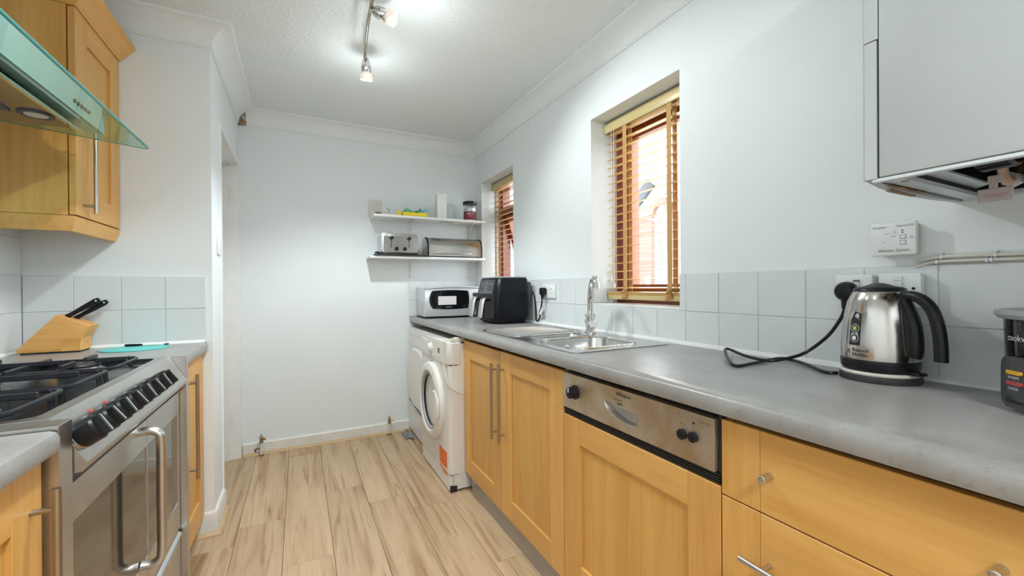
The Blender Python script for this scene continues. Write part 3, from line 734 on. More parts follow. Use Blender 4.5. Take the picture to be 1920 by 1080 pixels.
part('scorch_mark', B().box(-.400, -.374, CY1-.034, CY1-.001, .800, .8095), 'rust', cp, 'rusty corner')
pa, pb = Vector((-.4185, 0, .919)), Vector((-.367, 0, .829)); tn = (pb-pa).normalized(); nn = Vector((-tn.z, 0, tn.x)); 
if nn.x < 0: nn = -nn
mid = pa+(pb-pa)*.55
for k, y in enumerate((1.117, 1.187, 1.260, 1.336, 1.412, 1.486, 1.558, 1.628)):
    c = mid+Vector((0, y, 0))
    part('knob_ring', B().lathe([(.0275, 0), (.0275, .004), (.025, .006)], c, nn, 28), 'steel', cp)
    kn = part('knob', B().lathe([(.026, .006), (.0275, .010), (.0262, .036), (.022, .040)], c, nn, 28), 'black_plastic', cp, angle=30)
    ax = tn if k % 2 == 0 else (tn*.97+Vector((0, .24, 0))).normalized(); sd = nn.cross(ax)
    o = c+nn*.038; g = B()
    g.rings([[o+ax*(.021*a)+sd*(.0095*q)*w+nn*hh for a, q in ((-1, -1), (1, -1), (1, 1), (-1, 1))] for w, hh in ((1, 0), (.8, .012))])
    part('grip', g, 'black_plastic', kn)
    o2 = o+nn*.0125; part('grip_inlay', B().rings([[o2+ax*(.019*a)+sd*(.0024*q)+nn*hh for a, q in ((-1, -1), (1, -1), (1, 1), (-1, 1))] for hh in (-.001, .0006)]), 'chrome', kn)
for y in (1.222, 1.298):
    c = mid-tn*.030+Vector((0, y, 0)); part('indicator', B().lathe([(.0052, 0), (.0048, .003), (.002, .0045)], c, nn, 12), 'red_clear', cp, 'small red indicator')
lettering('HCCD', cp, mid+tn*.026+nn*.0008+Vector((0, 1.690, 0)), (0, 1, 0), -tn, .020, 'print_black')
# burners and pan supports
burn = [(-.82, 1.235, .048), (-.60, 1.235, .038), (-.72, 1.488, .062), (-.82, 1.742, .038), (-.60, 1.742, .048)]
for x, y, r in burn:
    bu = part('burner', B().lathe([(r+.012, 0), (r+.014, .006), (r, .014), (r*.9, .020)], (x, y, .905), n=28), 'burner_metal', hob)
    part('burner_cap', B().lathe([(r*.96, .0195), (r, .023), (r*.95, .028), (r*.3, .030)], (x, y, .905), n=28), 'cast_iron', bu)
ZG = .942
for gy in (1.235, 1.488, 1.742):
    b = B(); y0, y1, x0, x1 = gy-.118, gy+.118, -.935, -.490
    fr = [(u, v, ZG-.016) for u, v in rrect(x0, x1, y0, y1, .035, 4)]
    b.tube(fr, .0058, 6, closed=True)
    for cx in ((-.72,) if gy == 1.488 else (-.82, -.60)):
        for dx, dy in ((1, 0), (-1, 0), (0, 1), (0, -1)):
            p0 = Vector((cx+dx*.035, gy+dy*.035, ZG)); ln = .112 if (gy != 1.488 and dx) else (.205 if dx else .118)
            p1 = Vector((cx+dx*min(ln, abs(x1-cx) if dx > 0 else abs(cx-x0)), gy+dy*.118, ZG)) if dx else Vector((cx, gy+dy*.118, ZG))
            b.box(min(p0.x, p1.x)-(.0042 if dy else 0), max(p0.x, p1.x)+(.0042 if dy else 0), min(p0.y, p1.y)-(.0042 if dx else 0), max(p0.y, p1.y)+(.0042 if dx else 0), ZG-.010, ZG+.004, .002, 1)
    b.box(-.716, -.704, y0, y1, ZG-.016, ZG-.002, .003, 1)
    for u in (x0+.02, x1-.02):
        for v in (y0+.015, y1-.015): b.cyl((u, v, .904), (u, v, ZG-.012), .006, n=8)
    part('pan_support', b, 'cast_iron', hob)
# oven doors
XO = -.388
def oven_door(y0, y1, wy0, wy1, handle):
    od = part('oven_door', B().plate([(y0, .302), (y1, .302), (y1, .790), (y0, .790)], [[(wy0, .398), (wy1, .398), (wy1, .715), (wy0, .715)]], 'x', XO, XO-.022), 'steel', t)
    part('oven_window', B().box(XO-.020, XO-.002, wy0-.002, wy1+.002, .396, .717), 'oven_glass', od)
    if handle:
        y = handle
        part('handle', B().tube(spline([(XO-.001, y, .770), (XO+.022, y, .772), (XO+.039, y, .762), (XO+.045, y, .738), (XO+.045, y, .59), (XO+.045, y, .440), (XO+.039, y, .414), (XO+.022, y, .404), (XO-.001, y, .406)], 5), .0115, 14), 'steel_up', od, 'tubular steel handle')
    return od
oven_door(CY0+.002, 1.5285, CY0+.004, 1.524, 1.470)
oven_door(1.5305, CY1-.002, 1.535, CY1-.028, None)
part('storage_drawer', B().box(XO-.02, XO, CY0+.002, CY1-.002, .095, .262, .003, 1), 'steel', t)
part('drawer_grip', B().prism([(XO-.02, .268), (XO+.004, .272), (XO+.006, .282), (XO-.004, .290), (XO-.02, .290)], 'y', CY0+.01, CY1-.01), 'chrome', t)
part('foot_panel', B().box(-.44, -.43, CY0, CY1, 0, .09), 'black_matte', t)

# cooker hood
t = thing('cooker_hood', 'cooker hood with green tinted flat glass canopy over the range cooker', 'extractor hood', (-.74, 1.488, 1.66))
gx0, gx1, gy0, gy1 = -.99, -.475, 1.045, 1.923
def gz(x): return 1.659+(gx1-x)*.105
pl = rrect(gx0, gx1, gy0, gy1, .012, 4)
g = part('glass_canopy', B().rings([[(u, v, gz(u)+h_) for u, v in pl] for h_ in (0, .007)], True, True), 'hood_glass', t, 'green tinted glass canopy')
b = B()
b.tube([(gx1+.0006, gy0+.012, gz(gx1)+.0035), (gx1+.0006, gy1-.012, gz(gx1)+.0035)], .0040, 8)
b.tube([(gx0, gy1+.0003, gz(gx0)+.0035), (gx1-.012, gy1+.0003, gz(gx1)+.0035), (gx1-.003, gy1-.004, gz(gx1)+.0035), (gx1+.0006, gy1-.012, gz(gx1)+.0035)], .0022, 8)
part('glass_edge', b, 'hood_glass_edge', g, 'dark green polished edge')
hy0, hy1 = 1.205, 1.775
part('body', B().box(-.985, -.62, 1.33, 1.85, gz(-.98)+.008, 1.80, .004), 'hood_paint', t)
zf = gz(-.575)+.008
part('fascia', B().rings([[(-.62, a_, zf), (-.575, a_, zf), (-.568, c_, 1.768), (-.62, c_, 1.80)] for a_, c_ in ((1.315, 1.338), (1.867, 1.815))]), 'alu_tray', t)
lo = part('filter_housing', B().prism([(-.985, 1.655), (-.985, 1.700), (-.625, 1.668), (-.608, 1.655)], 'y', hy0+.01, hy1-.02), 'hood_paint', t)
part('trim_strip', B().box(-.612, -.603, hy0+.01, hy1-.02, 1.652, 1.659), 'chrome', lo)
part('grease_filter', B().box(-.93, -.70, hy0+.04, hy1-.13, 1.650, 1.656), 'dark_grey', lo)
for y in (1.655, 1.33):
    lm = part('lamp_bezel', B().lathe([(.037, 0), (.037, -.004), (.028, -.005), (.026, 0)], (-.655, y, 1.655), n=28), 'dark_grey', lo)
    part('lamp_lens', B().lathe([(.026, -.001), (.024, -.004), (.01, -.005)], (-.655, y, 1.655), n=24), 'hood_lamp', lm)
for k in range(5):
    part('button', B().lathe([(.0055, 0), (.0055, .004)], (-.5725, 1.645+.022*k, 1.705), (1, 0, 0), 12), 'dark_grey', t)
part('chimney', B().box(-.985, -.76, 1.385, 1.590, 1.78, ZC-.001), 'steel_up', t)

# wall cabinet
t = thing('wall_cabinet', 'maple wall cabinet with shaker door and cornice above the tiled corner', 'cabinet', (-.85, 2.19, 1.36))
UX, UY0, UY1 = -.690, 1.990, 2.394
part('carcass', B().box(-.995, -.713, UY0, UY1, 1.4195, 2.16), 'maple_deep', t)
dr = shaker(t, 1, UX, UY0+.004, UY1-.002, 1.422, 2.150, 2.088, 2.302, 1.512, 2.062)
part('handle', bar_handle(UX, 1, 2.045, 1.435, 1.81, .034, sz=(.028, .035)), 'handle_steel', dr, 'brushed steel bar handle')
lp_ = [(0, 1.365), (-.018, 1.365), (-.018, 1.420), (0, 1.420)]
part('light_rail', sweep([(-.995, UY0), (UX-.004, UY0), (UX-.004, UY1)], [(.0, 1.418), (.0, 1.40), (-.012, 1.366), (-.030, 1.366), (-.030, 1.418)], -1), 'maple_across', t)
part('cornice', sweep([(-.995, UY0), (UX, UY0), (UX, UY1)], [(-.02, 2.152), (.004, 2.152), (.012, 2.160), (.050, 2.205), (.056, 2.212), (.056, 2.226), (-.02, 2.226)], -1), 'maple_across', t)

# ------------------------------------------------------------------ laundry machines
def drum_door(parent, xf, cy, cz, r, gl, hinge, closed):
    pass
XM = .743
wy0, wy1, wz = 2.240, 2.838, .843
t = thing('washing_machine', 'white front loading washing machine standing proud beside the maple cabinet', 'washing machine', (1.03, 2.5, 0))
def front_profile(y0, y1, xf, xb, r):
    out = [(xb, y0)]
    for i in range(6): a = PI/2*i/5; out.append((xf+r-r*math.sin(a), y0+r-r*math.cos(a)))
    for i in range(6): a = PI/2*i/5; out.append((xf+r-r*math.cos(a), y1-r+r*math.sin(a)))
    return out+[(xb, y1)]
part('body', B().box(.775, 1.33, wy0+.004, wy1-.004, .012, wz-.006), 'appliance_white', t)
fp = part('front_panel', B().prism(front_profile(wy0, wy1, XM+.004, .80, .022), 'z', .100, .714), 'appliance_white', t)
part('control_panel', B().prism(front_profile(wy0, wy1, XM-.002, .82, .028), 'z', .719, wz, .004), 'appliance_white', t)
cpn = t
part('kick_panel', B().prism(front_profile(wy0+.012, wy1, XM+.006, .80, .012), 'z', .008, .096), 'appliance_white', t)
part('seam', B().box(.752, .80, wy0+.002, wy1-.002, .097, .0995).box(.752, .80, wy0+.003, wy1-.002, .714, .719), 'dark_grey', t)
part('foot', B().box(.752, .79, wy0+.001, wy0+.03, 0, .035), 'black_matte', t)
dcy, dcz = 2.572, .452
dr = part('door', B().lathe([(.238, 0), (.240, .012), (.232, .026), (.205, .036), (.186, .034), (.176, .022), (.172, .006)], (XM+.006, dcy, dcz), (-1, 0, 0), 48, True, False), 'appliance_white', fp)
part('door_glass', B().lathe([(.174, .018), (.165, .004), (.14, -.03), (.10, -.055), (.03, -.065)], (XM+.004, dcy, dcz), (-1, 0, 0), 40, False, True), 'black_gloss', dr)
part('door_gasket', B().lathe([(.178, .020), (.174, .026), (.164, .022), (.160, .012)], (XM+.004, dcy, dcz), (-1, 0, 0), 40, False, False), 'grey_plastic', dr)
hd = [(XM-.030, dcy-.235+.235*(1-math.cos(a))*.9, dcz) for a in (0,)]
b = B(); rr = []
for i in range(11):
    a = math.radians(-38+76*i/10); y = dcy-.196*math.cos(a); z = dcz-.005+.150*math.sin(a)
    rr.append([(XM-.024, y-.034, z), (XM-.034, y-.026, z), (XM-.040, y, z), (XM-.034, y+.026, z), (XM-.020, y+.030, z)])
part('handle', b.rings(rr), 'appliance_white', dr)
part('handle_slot', B().box(XM-.041, XM-.036, dcy-.196, dcy-.186, dcz-.060, dcz+.050, .002, 1), 'appliance_shade', dr)
part('programme_dial', B().lathe([(.034, 0), (.034, .006), (.027, .010), (.026, .022), (.02, .024)], (XM-.002, 2.575, .780), (-1, 0, 0), 28), 'appliance_white', t)
part('detergent_drawer', B().box(XM-.006, XM+.002, 2.655, 2.785, .735, .822, .003, 1), 'appliance_white', t)
part('drawer_pull', B().prism([(2.60, .735), (2.63, .722), (2.52, .722), (2.50, .735)], 'x', XM-.004, XM), 'appliance_shade', t)
part('display', B().box(XM-.004, XM, 2.400, 2.432, .766, .796), 'lcd', t)
for k in range(5): part('button', B().box(XM-.005, XM, 2.375+.028*k, 2.385+.028*k, .737, .749, .001, 1), 'appliance_shade', t)
b = B()
for k in range(14): b.box(XM-.0026, XM-.002, 2.46+.018*(k % 7), 2.468+.018*(k % 7), .818-.018*(k//7), .8205-.018*(k//7))
for k in range(5): b.box(XM-.0026, XM-.002, 2.31, 2.325, .752+.012*k, .754+.012*k)
part('print', b, 'print_grey', t)
st = part('sticker', B().box(XM+.0032, XM+.004, 2.290, 2.430, .118, .212), 'orange_sticker', fp, 'orange torn sticker')
part('sticker_remnant', B().prism([(2.425, .108), (2.40, .112), (2.36, .094), (2.31, .102), (2.285, .088), (2.30, .080), (2.36, .084), (2.41, .094)], 'x', XM+.0030, XM+.004), 'orange_sticker', fp)
part('sticker_scratch', B().box(XM+.0026, XM+.0032, 2.345, 2.395, .140, .144).box(XM+.0026, XM+.0032, 2.30, 2.34, .127, .130).box(XM+.0026, XM+.0032, 2.36, 2.40, .160, .163), 'red_print', st)
part('side_seam', B().box(.770, .7735, wy0+.0025, wy0+.0045, .02, .75).box(.7735, .86, wy0+.0025, wy0+.0045, .806, .808), 'appliance_shade', t)

XDR = .792
t = thing('tumble_dryer', 'white tumble dryer with vent slots tucked in the corner behind the washing machine', 'tumble dryer', (1.09, 3.10, 0))
ty0, ty1 = 2.846, 3.396
part('body', B().box(.825, 1.36, ty0+.003, ty1-.003, .01, .832), 'appliance_white', t)
fp = part('front_panel', B().prism(front_profile(ty0, ty1, XDR+.004, .84, .020), 'z', .012, .708), 'appliance_white', t)
part('control_panel', B().prism(front_profile(ty0, ty1, XDR-.002, .85, .026), 'z', .712, .838, .004), 'appliance_white', t)
dl = [(3.10+.255*math.copysign(abs(math.cos(a))**.7, math.cos(a)), .475+.222*math.copysign(abs(math.sin(a))**.7, math.sin(a))) for a in [2*PI*i/40 for i in range(40)]]
part('door', B().rings([[(XDR+x_, 3.10+(u-3.10)*s_, .475+(v-.475)*s_) for u, v in dl] for x_, s_ in ((.004, 1), (-.014, .99), (-.022, .95), (-.024, .6))], False, True), 'appliance_white', fp)
hb = part('condenser_hatch', B().prism([(ty1-.004, .03), (ty0+.01, .03), (ty0+.01, .190), (ty1-.004, .252)], 'x', XDR-.002, XDR+.004), 'appliance_white', fp)
part('seam', B().prism([(ty1-.004, .252), (ty0+.01, .190), (ty0+.01, .196), (ty1-.004, .258)], 'x', XDR-.0005, XDR+.004), 'dark_grey', fp)
for r_ in range(6):
    for c_ in range(7):
        y = ty0+.06+.026*c_; z = .07+.017*r_
        part('vent_slot', B().box(XDR-.0026, XDR-.0018, y, y+.016, z, z+.006), 'appliance_shade', hb)
part('programme_dial', B().lathe([(.03, 0), (.03, .008), (.024, .012), (.022, .022)], (XDR-.002, 2.90, .78), (-1, 0, 0), 24), 'appliance_white', t)
b = B()
for k in range(8): b.box(XDR-.0026, XDR-.002, 3.0+.045*k, 3.012+.045*k, .790-.012*(k % 2), .797-.012*(k % 2))
part('print', b, 'print_grey', t)
# loose plug and cable on the washing machine
t = thing('extension_plug', 'cream plug adaptor with trailing cable lying on top of the washing machine', 'plug', (.80, 2.28, wz))
part('plug_block', B().box(.790, .850, 2.255, 2.300, wz+.001, wz+.026, .004).box(.765, .79, 2.262, 2.29, wz+.002, wz+.022, .003), 'beige_plastic', t)
part('pin', B().box(.850, .868, 2.262, 2.268, wz+.008, wz+.014).box(.850, .868, 2.285, 2.291, wz+.008, wz+.014), 'copper', t)
part('cable', B().tube(spline([(.767, 2.28, wz+.012), (.745, 2.285, wz+.012), (.728, 2.290, wz-.006), (.729, 2.288, .76), (.731, 2.28, .70), (.734, 2.255, .65), (.748, 2.234, .60), (.79, 2.2335, .57), (.826, 2.2335, .552)], 8), .0042, 8), 'cable_white', t)
b = B()
for k in range(3): b.tube(spline([(.770-.01*k, 3.36-.05*k, .012), (.745-.008*k, 3.33-.03*k, .02+.006*k), (.722, 3.30-.05*k, .010), (.752, 3.25-.03*k, .016), (.772, 3.22-.03*k, .010)], 5), .009, 7)
single('hose_scrap', b, 'rubber_grey', 'crumpled grey hose scrap on the floor at the dryer foot', 'hose', (.765, 3.29, 0))
# capped pipes at the end wall
for px1, pt, pb, lab in ((490, 812, 856, 'capped white pipe with brass valve near the doorway'), (730.5, 774, 806, 'capped white pipe with brass valve near the tumble dryer')):
    q = at(px1, pb, 'z', 0.0); y = 3.362; x = at(px1, 830, 'y', y).x
    t = thing('pipe_stub', lab, 'pipe', (x, y, 0), 'capped pipes at the end wall skirting')
    part('pipe', B().cyl((x, y, 0), (x, y, .088), .0095, n=14), 'cable_white', t)
    vv = part('valve', B().lathe([(.012, 0), (.014, .006), (.012, .012), (.009, .014), (.009, .030), (.012, .032), (.011, .040), (.004, .048), (.003, .06)], (x, y, .088), n=12), 'brass_dark', t)
    part('valve_outlet', B().cyl((x, y, .112), (x+.026, y-.006, .114), .007, n=10), 'brass_dark', vv)
    part('floor_collar', B().lathe([(.016, 0), (.015, .008), (.010, .010)], (x, y, 0), n=14), 'brass_dark', t)
q = at(483, 842, 'y', YB-.02)
single('pipe_hook', B().tube(spline([(q.x-.012, YB-.019, .022), (q.x-.014, YB-.03, .040), (q.x+.004, YB-.034, .046), (q.x+.016, YB-.024, .040)], 5), .005, 8), 'brass_dark', 'small brown pipe bend poking out of the skirting by the doorway', 'pipe', (q.x, YB-.02, .02))

# ------------------------------------------------------------------ shelves on the end wall
def shelf(z, xl, label):
    t = thing('wall_shelf', label, 'shelf', (.94, 3.31, z-.018), 'white shelves on the end wall')
    part('board', B().box(xl, XR-.001, 3.205, YB, z-.018, z, .0012, 1), 'white_gloss', t)
    for x in (.810, 1.322):
        b = B().box(x-.011, x+.011, YB-.004, YB, z-.018-.150, z-.018).box(x-.011, x+.011, YB-.155, YB, z-.0215, z-.018).tube([(x, YB-.004, z-.018-.10), (x, YB-.05, z-.018-.035), (x, YB-.115, z-.022)], .004, 8)
        br = part('bracket', b, 'skirting_paint', t)
        for dz in (.06, .13): part('screw', B().lathe([(.004, 0), (.003, .002)], (x, YB-.004, z-.018-dz), (0, -1, 0), 8), 'grey_plastic', br)
    return t
ZS1, ZS2 = 1.709, 1.398
s1 = shelf(ZS1, .498, 'upper white wall shelf with a jar and paper on it')
s2 = shelf(ZS2, .470, 'lower white wall shelf with a toaster and bread bin on it')
part('shelf_label', B().box(1.02, 1.14, 3.25, 3.30, ZS1-.0186, ZS1-.018), 'grey_plastic', s1, 'small grey printed label')
# toaster on its tray
single('tray', B().box(.500, .905, 3.19, 3.36, ZS2+.0005, ZS2+.012, .004), 'black_matte', 'flat black tray under the toaster', 'tray', (.70, 3.28, ZS2))
zt = ZS2+.012
t = thing('toaster', 'chrome four slice toaster on the black tray', 'toaster', (.69, 3.285, zt))
tx0, tx1, yf, yb = .555, .825, 3.20, 3.375
part('body', B().prism(rrect(tx0, tx1, zt+.014, zt+.158, .025, 6), 'y', yf+.006, yb, .003), 'kettle_steel', t)
part('side', B().prism(rrect(tx0-.004, tx0+.05, zt+.012, zt+.160, .02, 5), 'y', yf+.004, yb+.002, .003), 'silver_plastic', t); 
fpn = part('front_plate', B().prism(rrect(tx0+.012, tx1-.012, zt+.018, zt+.136, .006, 3), 'y', yf, yf+.008), 'kettle_steel', t)
part('base', B().box(tx0, tx1, yf+.002, yb, zt, zt+.014, .003), 'black_plastic', t)
for x in (.622, .755):
    part('lever_slot', B().box(x-.002, x+.002, yf-.001, yf+.003, zt+.05, zt+.128), 'dark_void', fpn)
    b = B().box(x-.016, x+.016, yf-.020, yf-.001, zt+.116, zt+.128, .004)
    b.box(x-.006, x+.006, yf-.022, yf, zt+.108, zt+.136, .003)
    part('lever', b, 'black_plastic', fpn)
for x in (.660, .722):
    part('dial', B().lathe([(.0145, 0), (.0145, .010), (.012, .013)], (x, yf, zt+.042), (0, -1, 0), 20), 'black_plastic', fpn)
for x in (.588, .790):
    for k in range(3): part('button', B().box(x-.007, x+.007, yf-.004, yf, zt+.030+.018*k, zt+.037+.018*k, .001, 1), 'grey_plastic', fpn)
for y in (3.255, 3.325): part('slot', B().box(tx0+.03, tx1-.03, y-.012, y+.012, zt+.156, zt+.1590), 'dark_void', t)
b = B().tube(spline([(.545, 3.27, zt+.004), (.525, 3.25, zt+.012), (.510, 3.225, zt+.010), (.525, 3.21, zt+.012), (.545, 3.225, zt+.004)], 5), .006, 8)
part('flex', b, 'black_plastic', t)
# bread bin
bx0, bx1, bz = .905, 1.368, ZS2
t = thing('bread_bin', 'brushed steel roll top bread bin at the window end of the lower shelf', 'bread bin', (1.135, 3.29, bz))
def bin_prof(k=1.0, dx=0):
    yc, R = 3.300, .088*k
    out = [(yc-R, bz+.006)]
    for i in range(15):
        a = PI*i/14; out.append((yc-R*math.cos(a), bz+.078+R*math.sin(a)*.98))
    return out+[(yc+R, bz+.006)]
part('drum', B().prism(bin_prof(.975), 'x', bx0+.01, bx1-.01), 'kettle_steel', t, angle=50)
for a, c in ((bx0-.001, bx0+.010), (bx1-.010, bx1+.001)):
    ep = part('end_cap', B().prism(bin_prof(1.0), 'x', a, c, .002), 'black_plastic', t, angle=50)
    xo = a-.0015 if a < 1 else c+.0015
    part('end_plate', B().prism([(3.3+(u-3.3)*.90, bz+.012+(v-bz-.012)*.93) for u, v in bin_prof(1.0)], 'x', min(xo, xo+.002), max(xo, xo+.002)), 'kettle_steel', ep)
part('base', B().box(bx0, bx1, 3.212, 3.388, bz+.0005, bz+.010, .003), 'black_plastic', t)
part('handle', B().box(.95, 1.27, 3.196, 3.212, bz+.026, bz+.036, .003), 'steel', t)
lettering('BREAD', t, (.945, 3.232, bz+.139), (1, 0, 0), (0, .55, .83), .022, 'print_black')
# upper shelf items
t = thing('wall_socket', 'yellowed double socket on the end wall above the upper shelf', 'socket', (.54, YB, 1.72))
part('plate', B().box(.491, .592, YB-.012, YB-.0005, 1.716, 1.846, .003), 'beige_plastic', t)
part('switch', B().box(.505, .520, YB-.016, YB-.012, 1.765, 1.79, .001, 1).box(.551, .566, YB-.016, YB-.012, 1.805, 1.83, .001, 1), 'beige_plastic', t)
part('pin_hole', B().box(.510, .524, YB-.0128, YB-.012, 1.783, 1.787).box(.515, .519, YB-.0128, YB-.012, 1.776, 1.794), 'dark_grey', t)
z = ZS1
t = thing('tape_roll', 'clear ring of sticky tape standing on the upper shelf by the socket', 'tape', (.60, 3.30, z))
part('ring', B().lathe([(.030, -.010), (.034, -.010), (.034, .010), (.030, .010)], (.603, 3.30, z+.0345), (.35, -1, 0), 28, False, False).lathe([(.030, -.010), (.030, .010)], (.603, 3.30, z+.0345), (.35, -1, 0), 28, False, False), 'paper_white', t)
t = thing('scissors', 'steel scissors with dark handles lying along the upper shelf edge', 'scissors', (.60, 3.24, z))
part('handle', B().tube([(.535+.020*math.cos(a), 3.235+.014*math.sin(a), z+.010+.004*math.sin(a)) for a in [2*PI*i/16 for i in range(16)]], .0045, 8, closed=True), 'dark_grey', t)
part('blade', B().prism([(.552, 3.230), (.665, 3.226), (.668, 3.230), (.555, 3.244)], 'z', z+.005, z+.011), 'chrome', t)
part('blade', B().prism([(.555, 3.236), (.660, 3.250), (.655, 3.254), (.552, 3.250)], 'z', z+.001, z+.004), 'chrome', t)
b = B().lathe([(.004, 0), (.017, .002), (.019, .018), (.014, .032), (.004, .038), (.003, .052)], (.688, 3.245, z), n=14)
single('glue_bottle', b, 'yellow', 'small yellow bottle with a pointed cap on the upper shelf', 'bottle', (.688, 3.245, z))
t = thing('sponge_pack', 'yellow sponges in a torn teal wrapper on the upper shelf', 'sponge', (.79, 3.27, z))
part('sponge', B().box(.715, .905, 3.215, 3.29, z+.0005, z+.032, .008), 'yellow', t)
bm = B(); rows = []
for i in range(12):
    rows.append([(.728+.0165*i, 3.215+.018*j, z+.036+.020*random.random()+.014*math.sin(i*1.1)*math.cos(j)+(.012 if i > 9 else 0)) for j in range(5)])
for i in range(11):
    for j in range(4): bm.quad(rows[i][j], rows[i+1][j], rows[i+1][j+1], rows[i][j+1])
bmesh.ops.remove_doubles(bm.bm, verts=bm.bm.verts, dist=1e-5); bm.solidify(.0012)
part('wrapper', bm, 'teal_wrap', t, 'crinkled teal plastic wrapper', flat=True)
single('paper_box', B().box(.995, 1.075, 3.25, 3.30, z, z+.205, .002, 1), 'paper_white', 'tall white carton standing in the middle of the upper shelf', 'carton', (1.035, 3.275, z))
single('grey_slab', B().box(1.085, 1.135, 3.275, 3.30, z, z+.135, .002, 1), 'boiler_white', 'short grey slab standing right of the tall white carton', 'carton', (1.11, 3.287, z))  # plain grey upright slab, shorter than the carton beside it
t = thing('storage_jar', 'clear plastic jar with black lid and maroon label on the upper shelf', 'jar', (1.283, 3.275, z))
jx, jy = 1.283, 3.272
part('jar_body', B().lathe([(.050, .0005), (.055, .006), (.055, .125), (.052, .135)], (jx, jy, z), n=28), 'jar_glass', t)
part('contents', B().lathe([(.050, .003), (.050, .105), (.03, .110)], (jx, jy, z), n=24), 'silver_plastic', t)
part('lid', B().lathe([(.052, .136), (.060, .138), (.060, .158), (.050, .163)], (jx, jy, z), n=28), 'black_plastic', t)
rl = []
for i in range(15):
    a = math.radians(-95+95*i/14-20)
    a = math.radians(-178+150*i/14)
    rl.append((a,))
b = B(); top = []; bot = []
for (a,) in rl:
    b_ = Vector((math.cos(a), math.sin(a), 0))
    top.append(Vector((jx, jy, z+.076))+b_*.0556); bot.append(Vector((jx, jy, z+.008))+b_*.0556)
for i in range(14): b.quad(bot[i], bot[i+1], top[i+1], top[i])
bmesh.ops.remove_doubles(b.bm, verts=b.bm.verts, dist=1e-5)
lb = part('jar_label', b.solidify(.0004), 'maroon', t, 'maroon printed label')
def jbend(x, y, ang0=-112, rad=.0562, zz=0):
    a = math.radians(ang0)+x/rad; return Vector((jx+rad*math.cos(a), jy+rad*math.sin(a), z+zz+y))
lettering('SALT', lb, (0,0,0), (1,0,0), (0,0,1), .026, 'print_white', align='CENTER', bend=lambda x, y: jbend(x, y, zz=.048))
lettering('PINK', lb, (0,0,0), (1,0,0), (0,0,1), .014, 'print_white', align='CENTER', bend=lambda x, y: jbend(x, y, zz=.080))
lettering('coarse', lb, (0,0,0), (1,0,0), (0,0,1), .012, 'print_white', align='CENTER', bend=lambda x, y: jbend(x, y, zz=.034))

# ------------------------------------------------------------------ worktop appliances, far end
t = thing('microwave', 'silver white microwave oven in the far corner of the worktop', 'microwave', (1.08, 3.23, ZW))
mx0, mx1, my0, my1, mz0, mz1 = .850, 1.318, 3.085, 3.375, ZW+.012, 1.163
part('body', B().box(mx0, mx1, my0+.03, my1, mz0, mz1-.004, .006), 'silver_plastic', t)
def bulge(x): return .022*(1-((x-(mx0+mx1)/2)/((mx1-mx0)/2))**2)
def fr_panel(xa, xb, za, zb, dy=0, top_arch=0):
    b = B(); n = 12; rings = []
    for i in range(n+1):
        x = xa+(xb-xa)*i/n; yf_ = my0+.02-bulge(x)+dy; arc = top_arch*(1-((x-(mx0+mx1)/2)/((mx1-mx0)/2))**2)
        rings.append([(x, my0+.034, za), (x, yf_+.006, za), (x, yf_, za+.012), (x, yf_, zb+arc-.012), (x, yf_+.006, zb+arc), (x, my0+.034, zb+arc)])
    return b.rings(rings)
fd = part('door', fr_panel(mx0, 1.200, mz0+.002, mz1-.018, 0, .012), 'silver_plastic', t)
part('crown_strip', fr_panel(mx0, mx1, mz1-.016, mz1-.006, -.004, .012), 'silver_plastic', t)
part('control_panel', fr_panel(1.203, mx1, mz0+.002, mz1-.018, .001, .008), 'socket_white', t)
wp = []
zc_, zh = 1.062, .068
for i in range(9): a = -1+2*i/8; wp.append((.905+.283*(i/8), zc_-zh-.006*(1-a*a)))
for i in range(1, 6): a = -1+2*i/6; wp.append((1.188+.010*(1-a*a), zc_+zh*a))
for i in range(9): a = -1+2*i/8; wp.append((1.185-.283*(i/8), zc_+zh+.006*(1-a*a)))
for i in range(1, 6): a = 1-2*i/6; wp.append((.902-.022*(1-a*a), zc_+zh*a))
b = B(); bmw = b.bm
f_ = [bmw.verts.new((u, my0+.0175-bulge(u), v)) for u, v in wp]; k_ = [bmw.verts.new((u, my0+.024-bulge(u), v)) for u, v in wp]
cvt = bmw.verts.new((1.04, my0+.0175-bulge(1.04), zc_))
for i in range(len(wp)):
    j = (i+1) % len(wp); bmw.faces.new((f_[i], f_[j], cvt)); bmw.faces.new((f_[i], k_[i], k_[j], f_[j]))
win = part('window', b, 'black_gloss', fd)
part('paper_label', B().box(.945, 1.090, my0-.0052, my0-.003, 1.023, 1.089), 'paper_white', win, 'blank pale paper label')
lettering('SAMSUNG', win, (1.005, my0-.0052, 1.002), (1, 0, 0), (0, 0, 1), .011, 'print_silver')
lettering('TDS', win, (1.145, my0-.001, 1.006), (1, 0, 0), (0, 0, 1), .011, 'print_grey')
part('display', B().box(1.232, 1.292, my0+.0045, my0+.012, 1.085, 1.112), 'dark_grey', t)
for r_ in range(5):
    for c_ in range(3): part('button', B().box(1.228+.026*c_, 1.246+.026*c_, my0+.004, my0+.012, .965+.021*r_, .977+.021*r_, .001, 1), 'screen_teal' if r_ < 4 else 'grey_plastic', t)
for r_ in range(9):
    part('vent_slot', B().box(mx0-.0008, mx0+.001, my0+.06, my0+.14, .955+.010*r_, .959+.010*r_), 'grey_plastic', t)
for x in (mx0+.03, mx1-.03):
    for y in (my0+.06, my1-.03): part('foot', B().cyl((x, y, ZW), (x, y, mz0+.001), .014, n=12), 'black_matte', t)
part('underside', B().box(mx0+.004, mx1-.004, my0+.04, my1-.004, mz0-.006, mz0+.001), 'black_matte', t)

